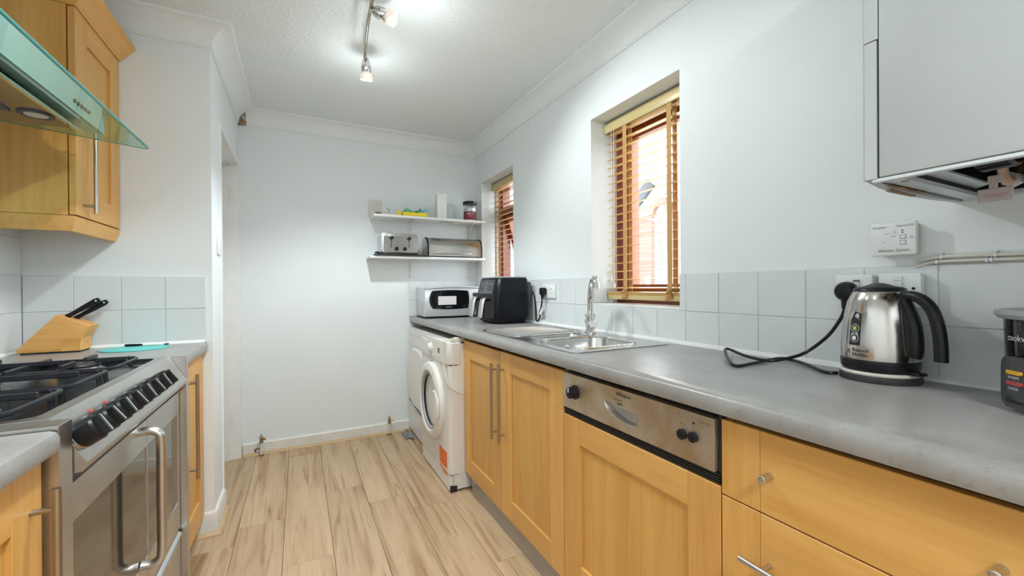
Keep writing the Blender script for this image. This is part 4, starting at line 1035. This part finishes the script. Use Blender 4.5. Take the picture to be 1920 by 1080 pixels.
# air fryer
ax0, ax1, ay0, ay1, az0 = 1.088, 1.345, 2.362, 2.690, ZW
t = thing('air_fryer', 'black dual drawer air fryer standing between the microwave and the sink', 'air fryer', ((ax0+ax1)/2, (ay0+ay1)/2, az0))
def fp_ring(dxf, ins, z, r=.036):
    return [(u, v, z) for u, v in rrect(ax0+dxf, ax1-ins, ay0+ins, ay1-ins, r, 6)]
part('body', B().rings([fp_ring(.022, .018, az0+.010), fp_ring(.004, .006, az0+.034), fp_ring(0, 0, az0+.06), fp_ring(0, 0, az0+.160), fp_ring(.006, .001, az0+.19), fp_ring(.030, .006, az0+.285), fp_ring(.040, .012, az0+.296)]), 'navy_black', t)
part('lid', B().rings([fp_ring(.036, .010, az0+.296), fp_ring(.036, .010, az0+.301), fp_ring(.042, .016, az0+.304)]), 'grey_plastic', t)
part('base', B().rings([fp_ring(.035, .028, az0+.003, .03), fp_ring(.028, .022, az0+.012, .03)]), 'black_matte', t)
# slanted control fascia
sl_ = lambda zz: ax0+.006+(zz-(az0+.19))/.095*.024-.0022
b = B().rings([[(sl_(az0+.192), y, az0+.192), (sl_(az0+.284), y, az0+.284), (sl_(az0+.284)+.006, y, az0+.284), (sl_(az0+.192)+.006, y, az0+.192)] for y in (ay0+.052, ay1-.052)])
cf = part('control_fascia', b, 'dark_grey', t)
mid_ = lambda y, zz: Vector((sl_(zz)-.0008, y, zz))
upv = (mid_(0, az0+.284)-mid_(0, az0+.192)).normalized()
lettering('NINJA', cf, mid_(2.555, az0+.268), (0, -1, 0), upv, .012, 'print_silver')
lettering('MAX CRISP  ROAST', cf, mid_(2.575, az0+.246), (0, -1, 0), upv, .008, 'print_silver')
lettering('AIR FRY  BAKE', cf, mid_(2.565, az0+.232), (0, -1, 0), upv, .009, 'print_silver')
lettering('2:00 180', cf, mid_(2.555, az0+.214), (0, -1, 0), upv, .013, 'print_silver')
b = B()
for za_, zb_ in ((az0+.203, az0+.2045), (az0+.258, az0+.2595)):
    b.rings([[mid_(ay0+.07, za_), mid_(ay0+.07, zb_), mid_(ay0+.07, zb_)+Vector((.001, 0, 0)), mid_(ay0+.07, za_)+Vector((.001, 0, 0))], [mid_(ay1-.07, za_), mid_(ay1-.07, zb_), mid_(ay1-.07, zb_)+Vector((.001, 0, 0)), mid_(ay1-.07, za_)+Vector((.001, 0, 0))]])
part('frame_line', b, 'print_silver', cf)
for y0_, y1_ in ((ay0+.016, 2.523), (2.529, ay1-.016)):
    dw = part('drawer', B().prism(rrect(y0_, y1_, az0+.040, az0+.170, .012, 4), 'x', ax0-.003, ax0+.004), 'black_matte', t)
    yc = (y0_+y1_)/2
    part('handle_bracket', B().box(ax0-.050, ax0+.001, yc-.022, yc+.022, az0+.146, az0+.166, .006), 'black_plastic', dw)
    part('handle', B().rings([[(ax0-.052+dx, yc-.025*wv_, zz), (ax0-.064+dx, yc-.020*wv_, zz), (ax0-.064+dx, yc+.020*wv_, zz), (ax0-.052+dx, yc+.025*wv_, zz)] for zz, dx, wv_ in ((az0+.042, -.008, .85), (az0+.06, -.006, 1), (az0+.13, .004, 1), (az0+.158, .010, 1), (az0+.167, .020, .9))]), 'steel_up', dw, 'brushed steel handle')
    part('handle_back', B().rings([[(ax0-.050+dx, yc-.019, zz), (ax0-.040+dx, yc-.014, zz), (ax0-.040+dx, yc+.014, zz), (ax0-.050+dx, yc+.019, zz)] for zz, dx in ((az0+.046, -.008), (az0+.13, .004), (az0+.155, .010))]), 'black_plastic', dw)
part('rear_vent', B().box(ax1-.004, ax1+.026, ay0+.03, ay1-.05, az0+.10, az0+.27, .012), 'dark_grey', t)
part('rear_foot', B().cyl((ax1-.03, ay0+.03, ZW), (ax1-.03, ay0+.03, az0+.012), .012, n=12).cyl((ax1-.03, ay1-.03, ZW), (ax1-.03, ay1-.03, az0+.012), .012, n=12), 'black_matte', t)
part('front_foot', B().cyl((ax0+.06, ay0+.05, ZW), (ax0+.06, ay0+.05, az0+.012), .012, n=12).cyl((ax0+.06, ay1-.05, ZW), (ax0+.06, ay1-.05, az0+.012), .012, n=12), 'black_matte', t)

XS = XR-.0085
def socket(label, y0, y1, z0, z1, dp=0):
    t = thing('wall_socket', label, 'socket', (XS, (y0+y1)/2, z0))
    if dp: part('back_box', B().box(XS-dp-.002, XS, y0+.002, y1-.002, z0+.002, z1-.002, .002), 'socket_white', t)
    part('plate', B().box(XS-dp-.011, XS-dp, y0, y1, z0, z1, .003), 'socket_white', t); return t
t = socket('white double socket on the tiles between the air fryer and the tap', 2.128, 2.276, 1.086, 1.172)
b = B()
for yc in (2.165,):
    b.box(XS-.0118, XS-.011, yc-.002, yc+.002, 1.137, 1.148).box(XS-.0118, XS-.011, yc-.015, yc-.010, 1.118, 1.122).box(XS-.0118, XS-.011, yc+.010, yc+.015, 1.118, 1.122)
part('pin_hole', b, 'dark_grey', t)
part('switch', B().box(XS-.015, XS-.011, 2.180, 2.192, 1.140, 1.160, .001, 1).box(XS-.015, XS-.011, 2.212, 2.224, 1.140, 1.160, .001, 1), 'socket_white', t)
t = thing('power_plug', 'black plug with white tagged cable in the double socket beside the air fryer', 'plug', (XS-.03, 2.235, 1.09), None)
part('plug_body', B().box(XS-.045, XS-.0115, 2.212, 2.258, 1.104, 1.152, .010).tube([(XS-.032, 2.236, 1.108), (XS-.032, 2.238, 1.080)], [.011, .007], 10), 'black_plastic', t)
cb = spline([(XS-.032, 2.238, 1.082), (XS-.030, 2.250, 1.04), (XS-.028, 2.275, .995), (1.378, 2.300, .965), (1.379, 2.330, .934), (1.381, 2.355, .945), (1.383, 2.362, 1.00), (1.3835, 2.375, 1.08), (1.382, 2.40, 1.13)], 7)
part('cable', B().tube(cb, .0048, 8), 'black_plastic', t)
qq = Vector((XS-.030, 2.268, 1.010))
part('cable_tag', B().box(-.0008, .0008, -.018, .018, -.026, .026).xform(Matrix.Translation(qq) @ Matrix.Rotation(math.radians(-32), 4, 'X')), 'paper_white', t, 'folded white cable tag')

# sockets and plug behind the kettle
t = socket('white switched socket behind the kettle with a black plug in it', .550, .634, 1.100, 1.185, .020)
part('switch', B().box(XS-.035, XS-.031, .577, .591, 1.144, 1.166, .001, 1), 'print_white', t)
part('switch_mark', B().box(XS-.0355, XS-.031, .577, .591, 1.166, 1.1715), 'print_grey', t)
t = socket('white switched cooker spur socket beside the kettle handle', .452, .536, 1.100, 1.187, .020)
part('switch', B().box(XS-.036, XS-.031, .487, .505, 1.138, 1.165, .001, 1).box(XS-.034, XS-.031, .487, .505, 1.168, 1.180, .001, 1), 'socket_white', t)
part('pin_hole', B().lathe([(.0035, 0), (.0035, .0008)], (XS-.031, .466, 1.148), (-1, 0, 0), 12), 'dark_void', t)
for (y0_, y1_) in ((.560, .646), (.461, .547)): pass

# kettle
kx, ky = 1.300, .512
t = thing('kettle', 'stainless steel kettle with black handle and base by the wall sockets', 'kettle', (kx, ky, ZW))
part('power_base', B().lathe([(.079, .0005), (.081, .006), (.079, .015), (.073, .020), (.03, .021)], (kx, ky, ZW), n=48), 'burnt_black', t)
part('scale_ring', B().lathe([(.0765, .0165), (.078, .021), (.076, .024), (.070, .025)], (kx, ky, ZW), n=48), 'beige_plastic', t)
part('lower_band', B().lathe([(.071, .025), (.0765, .032), (.0778, .050), (.0770, .054)], (kx, ky, ZW), n=48), 'black_plastic', t)
kp = [(.0768, .054), (.0770, .075), (.0745, .115), (.0695, .160), (.0625, .198), (.0545, .217), (.052, .221)]
bd = part('body', B().lathe(kp, (kx, ky, ZW), n=64), 'kettle_steel', t, angle=60)
part('lid', B().lathe([(.0525, .220), (.0515, .227), (.046, .231), (.030, .234), (.016, .240), (.006, .242)], (kx, ky, ZW), n=40), 'black_plastic', t, angle=60)
hd = Vector((-.32, -.947, 0)).normalized(); hs_ = Vector((hd.y, -hd.x, 0))
hpts = [(.050, .206), (.072, .211), (.096, .203), (.116, .181), (.128, .145), (.133, .105), (.134, .066)]
rr = []
pts = spline([Vector((r_, 0, h_)) for r_, h_ in hpts], 5)
for i, p_ in enumerate(pts):
    q0, q1 = pts[max(i-1, 0)], pts[min(i+1, len(pts)-1)]; tg = (q1-q0).normalized(); nr = Vector((-tg.z, 0, tg.x))
    a_, b_ = .0115+.001*min(1, i/12), .0115
    rr.append([Vector((kx, ky, ZW))+hd*(p_.x+nr.x*a_*math.cos(g))+Vector((0, 0, p_.z+nr.z*a_*math.cos(g)))+hs_*b_*math.sin(g) for g in [2*PI*k/12 for k in range(12)]])
part('handle', B().rings(rr), 'black_plastic', t, angle=60)
part('handle_root', B().tube(spline([Vector((kx, ky, ZW))+hd*r_+Vector((0, 0, h_)) for r_, h_ in ((.056, .205), (.071, .170), (.080, .13), (.082, .085), (.078, .070))], 5), [.012+.004*min(1, i/8) for i in range(21)], 12), 'black_plastic', t)
part('switch', B().box(-.012, .012, -.03, .0, -.004, .004, .003).xform(Matrix.Translation(Vector((kx, ky, ZW+.030))+hd*.070) @ Matrix.Rotation(math.atan2(hd.y, hd.x)+PI/2, 4, 'Z')), 'black_plastic', t)
ga = math.atan2(-ky, -kx)                      # bearing from the kettle to the viewer side
def kr(h_):
    for (r0, h0), (r1, h1) in zip(kp, kp[1:]):
        if h0 <= h_ <= h1: return r0+(r1-r0)*(h_-h0)/(h1-h0)
    return kp[-1][0]
LA = ga-math.radians(38)
def kbend(x, y, zz, ang=LA, lift=.0007):
    h_ = zz+y; rad = kr(h_)+lift; a = ang+x/.075; return Vector((kx+rad*math.cos(a), ky+rad*math.sin(a), ZW+h_))
def kpatch(poly, zz, mt, nm, lift=.0004, label=None):
    """flat outline wrapped on the kettle"""
    b = B(); c = (sum(p[0] for p in poly)/len(poly), sum(p[1] for p in poly)/len(poly))
    for i in range(len(poly)):
        p0, p1 = poly[i], poly[(i+1) % len(poly)]
        b.bm.faces.new([b.bm.verts.new(kbend(u, v, zz, lift=lift)) for u, v in (c, p0, p1)])
    bmesh.ops.remove_doubles(b.bm, verts=b.bm.verts, dist=1e-6)
    return part(nm, b, mt, bd, label)
def dense(poly, k=4):
    out = []
    for (a0, b0), (a1, b1) in zip(poly, poly[1:]+poly[:1]): out += [(a0+(a1-a0)*i/k, b0+(b1-b0)*i/k) for i in range(k)]
    return out
bad = kpatch(dense([(-.013, -.030), (.013, -.030), (.013, .048), (-.004, .054), (-.013, .030)]), .118, 'print_black', 'badge', .0005, 'black sticker')
for (cy_, mt_) in ((.012, 'green_leaf'), (-.012, 'print_white')):
    kpatch(ell(0, cy_, .0105, .0105, 20), .118, 'print_silver', 'badge_ring', .0009)
    kpatch(ell(0, cy_, .0088, .0088, 20), .118, 'print_black', 'badge_disc', .0012)
    kpatch(ell(0, cy_, .0050, .0058, 12), .118, mt_, 'badge_symbol', .0015)
kpatch(ell(.004, .043, .005, .006, 12), .118, 'print_silver', 'badge_curl', .0012)
lettering('Russell', bd, (0,0,0), (1,0,0), (0,0,1), .0125, 'print_black', bend=lambda x, y: kbend(x-.004, y, .073))
lettering('Hobbs', bd, (0,0,0), (1,0,0), (0,0,1), .0125, 'print_black', bend=lambda x, y: kbend(x-.004, y, .062))
lettering('R', bd, (0,0,0), (1,0,0), (0,0,1), .018, 'print_grey', bend=lambda x, y: kbend(x-.020, y, .066))
t = thing('power_plug', 'black kettle plug with its cable looped on the worktop', 'plug', (XS-.03, .62, 1.09))
part('plug_body', B().lathe([(.010, -.002), (.024, 0), (.027, .010), (.026, .024), (.020, .032), (.008, .034)], (XS-.0315, .602, 1.140), (-1, 0, 0), 24).tube([(XS-.048, .602, 1.122), (XS-.047, .605, 1.092)], [.012, .0075], 10), 'black_plastic', t)
part('pin', B().box(XS-.0325, XS-.0305, .594, .610, 1.104, 1.108), 'brass_dark', t)
kc = [(XS-.047, .605, 1.094)]+[tuple(at(*q)) for q in ((1576, 598, 'x', 1.340), (1550, 632, 'x', 1.332), (1508, 662, 'z', .958), (1470, 673, 'z', .942), (1440, 676, 'z', .937), (1400, 668, 'z', .938),
    (1364, 654, 'z', .945), (1361, 664, 'z', .938), (1376, 685, 'z', .9262), (1408, 682, 'z', .9262), (1440, 675, 'z', .9262), (1470, 672, 'z', .9262), (1506, 681, 'z', .9262), (1545, 697, 'z', .9262))]+[(1.2615, .586, .9262)]
part('cable', B().tube(spline(kc, 7), .0048, 8), 'black_plastic', t)

# rice cooker
rx, ry = 1.262, .176
t = thing('rice_cooker', 'black rice cooker without lid cut by the right edge of the view', 'rice cooker', (rx, ry, ZW))
part('body', B().lathe([(.070, .012), (.090, .018), (.108, .040), (.114, .075), (.116, .130), (.117, .170)], (rx, ry, ZW), n=56), 'black_gloss', t)
part('pot_rim', B().lathe([(.112, .170), (.124, .172), (.130, .180), (.129, .187), (.122, .189), (.106, .183), (.104, .170), (.100, .060), (.02, .050)], (rx, ry, ZW), n=56), 'grey_plastic', t, 'grey rolled pot rim')
part('pot_inside', B().lathe([(.1035, .178), (.0995, .064), (.02, .053)], (rx, ry, ZW), n=40, cap0=False), 'black_matte', t)
for a in range(4):
    q = Vector((rx+.065*math.cos(a*PI/2+.6), ry+.065*math.sin(a*PI/2+.6), ZW)); part('foot', B().cyl(q, q+Vector((0, 0, .014)), .010, n=10), 'black_matte', t)
RA = math.radians(133)
def rbend(x, y, zz, rad): a = RA+x/.116; return Vector((rx+rad*math.cos(a), ry+rad*math.sin(a), ZW+zz+y))
def rpatch(poly, zz, mt_, nm, r0, r1, parent, label=None):
    b = B(); n = len(poly); A = [b.bm.verts.new(rbend(u, v, zz, r1)) for u, v in poly]; Cc = [b.bm.verts.new(rbend(u, v, zz, r0)) for u, v in poly]
    c0 = b.bm.verts.new(rbend(sum(p[0] for p in poly)/n, sum(p[1] for p in poly)/n, zz, r1+.001))
    for i in range(n):
        j = (i+1) % n; b.bm.faces.new((A[i], A[j], c0)); b.bm.faces.new((A[i], Cc[i], Cc[j], A[j]))
    return part(nm, b, mt_, parent, label)
pnl = rpatch([(u, v) for u, v in rrect(-.036, .05, -.055, .040, .025, 6)], .062, 'dark_grey', 'switch_panel', .100, .1225, t)
rpatch(rrect(-.010, .020, .008, .015, .003, 3), .062, 'amber', 'warm_lamp', .11, .1255, pnl, 'amber lamp')
rpatch(rrect(-.010, .020, -.012, -.005, .003, 3), .062, 'red_clear', 'cook_lamp', .11, .1255, pnl, 'red lamp')
lettering('WARM', pnl, (0,0,0), (1,0,0), (0,0,1), .007, 'print_white', bend=lambda x, y: rbend(x-.004, y, .0625, .1258))
lettering('COOK', pnl, (0,0,0), (1,0,0), (0,0,1), .007, 'print_white', bend=lambda x, y: rbend(x-.004, y, .042, .1258))
lettering('cookworks', t, (0,0,0), (1,0,0), (0,0,1), .0165, 'print_white', bend=lambda x, y: rbend(x-.021, y, .132, .1178))
rpatch(rrect(-.008, .05, -.044, -.034, .003, 3), .062, 'black_gloss', 'lever', .11, .1265, pnl)

# heating controller and cables
t = thing('heating_receiver', 'white wireless heating receiver box on the wall above the kettle', 'control box', (XR-.02, .505, 1.23))
part('back_box', B().box(XR-.030, XR-.0005, .466, .546, 1.238, 1.312, .002), 'beige_plastic', t)
cv = part('cover', B().box(1.357, XR-.028, .4605, .5520, 1.233, 1.3175, .0025), 'socket_white', t)
lettering('Drayton', cv, (1.3566, .5475, 1.304), RY, UZ, .0085, 'print_grey')
lettering('Digistat SCR', cv, (1.3566, .4985, 1.305), RY, UZ, .0068, 'print_grey')
lettering('Wireless System', cv, (1.3566, .5365, 1.2425), RY, UZ, .0095, 'print_grey', shear=.2)
for z_ in (1.2785, 1.2640): part('button', B().box(1.3552, 1.358, .480, .4905, z_-.004, z_+.0045, .001, 1), 'socket_white', cv)
part('button_shadow_gap', B().box(1.3567, 1.3572, .479, .4915, 1.2735, 1.284).box(1.3567, 1.3572, .479, .4915, 1.259, 1.2695), 'print_grey', cv)
part('indicator', B().box(1.3560, 1.358, .4845, .488, 1.2945, 1.2965).box(1.3560, 1.358, .4845, .488, 1.2890, 1.2910), 'dark_void', cv)
b = B().box(1.3566, 1.3572, .498, .505, 1.2945, 1.2955).box(1.3566, 1.3572, .498, .507, 1.2893, 1.2902).box(1.3566, 1.3572, .511, .523, 1.2893, 1.2902).box(1.3566, 1.3572, .498, .510, 1.281, 1.282).box(1.3566, 1.3572, .465, .472, 1.277, 1.278).box(1.3566, 1.3572, .465, .473, 1.2735, 1.2745).box(1.3566, 1.3572, .524, .526, 1.2665, 1.2685)
part('print', b, 'print_grey', cv)
zz_ = [(1.224, 1.390), (1.213, 1.390)]
for k, (zc_, xx) in enumerate(zz_):
    b = B().tube(spline([(1.388, .470, zc_-.006-.004*k), (xx-.003, .448, zc_-.003), (xx-.004, .425, zc_), (xx-.004, .34, zc_), (xx-.004, .25, zc_-.001), (xx-.004, -.30, zc_)], 6), .0042, 10)
    o = single('heating_cable', b, 'cable_white', ('upper' if k == 0 else 'lower')+' white cable clipped along the wall from the heating receiver', 'cable', (xx, .2, zc_), 'cables clipped above the tiles')
    for y in ((.424, .336) if k == 0 else (.432, .349, .342)):
        part('clip', B().tube([(1.397, y, zc_+.006), (1.389, y, zc_+.0062), (1.3815, y, zc_+.002), (1.3815, y, zc_-.003), (1.389, y, zc_-.006)], .0026, 6).cyl((1.396, y, zc_+.008), (1.386, y, zc_+.009), .0032, n=8), 'alu_tray', o)
struct('trim_8', B().prism([(XR, 1.2065), (XR-.0035, 1.2065), (XR-.006, 1.212), (XR, 1.226)], 'y', -.3, .452), 'beige_plastic', 'rough filler ledge above the tiles under the heating cables')

# boiler
t = thing('boiler', 'white wall mounted gas boiler with open pipework underneath at the upper right', 'boiler', (1.2, .17, 1.35))
bx, by1, by0, bz0, bz1 = .957, .402, -.075, 1.357, 2.09
part('front_cover', B().box(bx, bx+.014, by0+.012, .377, bz0, bz1, .003), 'boiler_white', t)
lw = [(bx+.016, 1.356), (1.02, 1.349), (1.08, 1.346), (1.14, 1.345), (1.20, 1.346), (1.26, 1.347), (1.33, 1.350), (XR-.001, 1.352), (XR-.001, bz1), (bx+.016, bz1)]
for ya, yb_ in ((by1-.014, by1), (by0, by0+.014)): part('side_panel', B().prism(lw, 'y', ya, yb_), 'boiler_white', t)
part('front_edge', B().prism([(bx+.016, .388), (bx+.016, by1), (bx+.004, by1), (bx+.0005, by1-.004), (bx+.0005, .380), (bx+.012, .380)], 'z', bz0-.001, 1.612).prism([(bx+.016, .388), (bx+.016, by1), (bx+.004, by1), (bx, by1-.004), (bx, .378), (bx+.012, .378)], 'z', 1.614, bz1), 'boiler_white', t)
part('top_panel', B().box(bx+.014, XR-.001, by0+.014, by1-.014, bz1-.014, bz1), 'boiler_white', t)
part('lower_lip', B().box(bx+.002, bx+.016, by0+.016, .388, bz0-.008, bz0-.001, .001, 1), 'alu_tray', t)
part('base_frame', B().plate([(bx+.016, by0+.014), (XR-.002, by0+.014), (XR-.002, by1-.014), (bx+.016, by1-.014)], [[(bx+.034, by0+.03), (XR-.03, by0+.03), (XR-.03, by1-.050), (bx+.034, by1-.050)]], 'z', bz0-.004, bz0+.004), 'alu_tray', t)
part('base_seam', B().box(bx+.03, XR-.03, by1-.020, by1-.0175, bz0-.006, bz0-.0035).box(bx+.020, bx+.023, by0+.02, by1-.03, bz0-.006, bz0-.0035), 'dark_grey', t)
zb_ = bz0+.012; tp = [at(px, py, 'z', zb_) for px, py in ((1668, 336), (1768, 319), (1856, 345), (1812, 356))]
part('inner_tray', B().prism([(q.x, min(q.y, .351)) for q in tp], 'z', zb_, zb_+.004), 'alu_tray', t, 'bright metal baffle')
part('interior', B().box(bx+.03, XR-.006, by0+.02, by1-.02, bz0+.055, bz0+.062).box(bx+.030, bx+.033, by0+.03, by1-.05, bz0+.005, bz0+.055).box(XR-.03, XR-.027, by0+.03, by1-.05, bz0+.005, bz0+.055).box(bx+.033, XR-.03, by1-.050, by1-.047, bz0+.005, bz0+.055).box(bx+.033, XR-.03, by0+.027, by0+.03, bz0+.005, bz0+.055), 'dark_void', t)
part('grimy_strip', B().box(1.02, 1.18, by1-.020, by1-.015, bz0-.0085, bz0-.004).box(1.04, 1.15, by1-.012, by1-.004, 1.343, 1.3455), 'grime', t, 'brown dirty strip')
part('pump', B().lathe([(.026, -.03), (.031, -.026), (.031, .014), (.024, .020)], (1.075, .262, bz0+.030), (.2, 1, .0), 24), 'black_gloss', t)
part('valve_block', B().box(1.12, 1.16, .20, .235, bz0-.004, bz0+.03, .003).box(1.05, 1.09, .175, .20, bz0+.006, bz0+.05, .003), 'brass_dark', t)
for k, (x, y) in enumerate(((1.28, .285), (1.32, .250), (1.22, .235), (1.30, .15), (1.25, .06))):
    part('pipe', B().tube(spline([(x-.16, y-.02, bz0+.034), (x-.05, y, bz0+.008), (x, y, bz0+.010), (x+.05, y+.01, bz0+.028), (x+.08, y+.01, bz0+.05)], 5), .0075, 10), 'copper' if k % 2 == 0 else 'brass_dark', t)
    part('pipe_nut', B().tube([(x-.018, y, bz0+.009), (x+.002, y, bz0+.010)], .015, 6), 'brass_dark' if k % 2 else 'alu_tray', t)
part('screw', B().lathe([(.007, 0), (.006, .004)], (bx+.06, .360, bz0-.001), (0, 0, -1), 12), 'brass_dark', t)
# hanging plate
c = at(1867, 365, 'x', 1.15); pl_x = 1.15
A = [at(1833, 357, 'x', 1.15), at(1834, 381, 'x', 1.15), at(1902, 374, 'x', 1.15), at(1902, 347, 'x', 1.15)]
lt_ = part('label_plate', B().box(1.149, 1.152, .2565, .3015, 1.3115, 1.3365, .0012, 1).box(1.149, 1.152, .2755, .2865, 1.336, 1.346).box(1.149, 1.152, .2695, .2885, 1.345, 1.360, .001, 1), 'label_grey', t, 'grey hanging information tag')
part('tag_print', B().box(1.1484, 1.149, .264, .294, 1.3235, 1.3243).box(1.1484, 1.149, .268, .290, 1.3195, 1.3203), 'red_print', lt_)

# ------------------------------------------------------------------ knife block, mat, knife
kb0 = 2.268; kb1 = 2.362
t = thing('knife_block', 'slanted wooden knife block with two black handled knives in the tiled corner', 'knife block', (-.87, 2.31, .91))
zb0 = .9105
part('block', B().prism([(-.955, zb0+.006), (-.780, zb0+.006), (-.780, .962), (-.752, 1.014), (-.848, 1.062), (-.962, zb0+.016)], 'y', kb0, kb1, .003), 'block_wood', t)
part('leg_block', B().box(-.835, -.778, kb0-.001, kb1+.001, zb0+.006, .965, .001, 1), 'block_wood', t)
part('pad', B().box(-.950, -.782, kb0+.004, kb1-.004, zb0, zb0+.006), 'black_matte', t)
dk = Vector((.80, 0, .56)).normalized(); up_ = Vector((-dk.z, 0, dk.x))
for k, (u, y) in enumerate(((.085, 2.300), (.066, 2.325))):
    base = Vector((-.752, y, 1.014))+(Vector((-.848, y, 1.062))-Vector((-.752, y, 1.014))).normalized()*u
    t2 = thing('kitchen_knife', ('upper' if k == 0 else 'lower')+' black handled knife in the wooden block', 'knife', base, 'knives in the wooden block')
    hp_ = [(.0, .010), (.012, .0085), (.03, .0085), (.07, .0105), (.105, .0115), (.118, .008)]
    part('handle', B().rings([[base+dk*s_+up_*(r_*math.cos(a))+Vector((0, .0085*math.sin(a), 0)) for a in [2*PI*i/12 for i in range(12)]] for s_, r_ in hp_]), 'black_plastic', t2)
    part('rivet', B().lathe([(.004, 0), (.003, .002)], base+dk*.108+Vector((0, -.0085, 0)), (0, -1, 0), 10), 'chrome', t2)
    part('blade', B().rings([[base+dk*s_+up_*(.010*a)+Vector((0, .0008*b_, 0)) for a, b_ in ((-1, -1), (1, -1), (1, 1), (-1, 1))] for s_ in (.002, -.06)]), 'chrome', t2)
single('cutting_mat', B().rings([[(u, v, zz) for u, v in ell(-.612, 2.272, .114*s_, .100*s_, 48)] for zz, s_ in ((.9102, .99), (.9135, 1), (.9140, .98))]), 'teal_mat', 'round turquoise cutting mat lying on the corner worktop', 'cutting mat', (-.612, 2.272, .910))
p0 = Vector((-.665, 2.345, .919)); p1 = Vector((-.515, 2.322, .918))
t = thing('paring_knife', 'small black handled knife lying across the turquoise mat', 'knife', p0)
dq = (p1-p0).normalized(); sd = Vector((-dq.y, dq.x, 0))
part('handle', B().tube([p0, p0+dq*.02, p0+dq*.06], [.005, .0058, .0045], 10), 'black_plastic', t)
part('blade', B().rings([[p0+dq*s_+sd*(w_*a)+Vector((0, 0, .0006*b_-.003)) for a, b_ in ((-1, -1), (1, -1), (1, 1), (-1, 1))] for s_, w_ in ((.055, .007), (.11, .0065), (.152, .002))]), 'steel', t)
part('sheath_tip', B().box(-.528, -.512, 2.317, 2.329, .9142, .9215, .002, 1), 'dark_grey', t)

# ------------------------------------------------------------------ ceiling track light
ZR = 2.335
tr = [Vector((.243, .55, ZR)), Vector((.268, 1.40, ZR)), Vector((.281, 1.90, ZR)), Vector((.309, 2.235, ZR))]
t = thing('track_light', 'bronze ceiling spotlight bar with small chrome spot heads', 'ceiling light', (.27, 1.4, ZC))
part('bar', B().tube(spline(tr, 8), .0072, 12), 'bronze_chrome', t)
part('ceiling_mount', B().cyl((.262, 1.18, ZR), (.262, 1.18, ZC), .011, n=14).lathe([(.055, 0), (.055, -.012), (.03, -.018), (.012, -.02)], (.262, 1.18, ZC), n=28), 'bronze_chrome', t)
part('ceiling_mount', B().cyl((.276, 1.76, ZR-.006), (.276, 1.76, ZC), .010, n=14), 'bronze_chrome', t)
def head(p, aim, joint_to):
    aim = Vector(aim).normalized(); p = Vector(p)
    hd_ = part('spot_head', B().lathe([(.004, -.002), (.012, .006), (.0235, .030), (.0258, .050), (.024, .068), (.019, .076)], p, aim, 24), 'chrome', t, angle=60)
    part('joint', B().tube([joint_to, (Vector(joint_to)+p)/2+Vector((0, 0, -.004)), p+aim*.004], .0065, 10), 'brass_dark', hd_)
    part('glass_shade', B().lathe([(.018, .074), (.029, .080), (.033, .096), (.031, .110), (.027, .110), (.0285, .096), (.026, .084), (.017, .080)], p, aim, 24), 'frosted_glass', hd_)
    part('bulb', B().lathe([(.006, .076), (.012, .084), (.012, .098), (.004, .104)], p, aim, 14), 'bulb_glow', hd_)
    return p+aim*.20, aim
ends = [head(at(686, 107, 'y', 2.262), (.05, .22, -.97), tr[3]),
        head(at(694, 17, 'y', 1.835), (.80, -.36, -.34), Vector((.279, 1.80, ZR))),
        head((.250, 1.20, 2.300), (-.7, -.1, -.60), Vector((.262, 1.18, ZR))),
        head((.243, .52, 2.300), (-.85, -.3, -.42), tr[0])]
for k, (e, aim_) in enumerate(ends):
    dn = Vector((aim_.x*.6, aim_.y*.6, min(aim_.z, -.75)))
    point_light('spot_bulb', e, LAMP_POWER*(1.2, .72, 1.0, .8)[k], .028, spot=125, aim=dn)
    point_light('bulb_spill', e+Vector((0, 0, -.10 if k else 0)), 1.4, .03)

# light switch by the doorway
t = thing('light_switch', 'narrow white light switch on the wall side beside the doorway', 'switch', (XN, 2.50, 1.24))
b = at(409, 462, 'x', XN)
part('plate', B().box(XN+.0005, XN+.009, b.y-.04, b.y+.04, b.z-.043, b.z+.043, .002), 'socket_white', t)
part('rocker', B().box(XN+.009, XN+.013, b.y-.008, b.y+.008, b.z-.014, b.z+.014, .001, 1), 'socket_white', t)
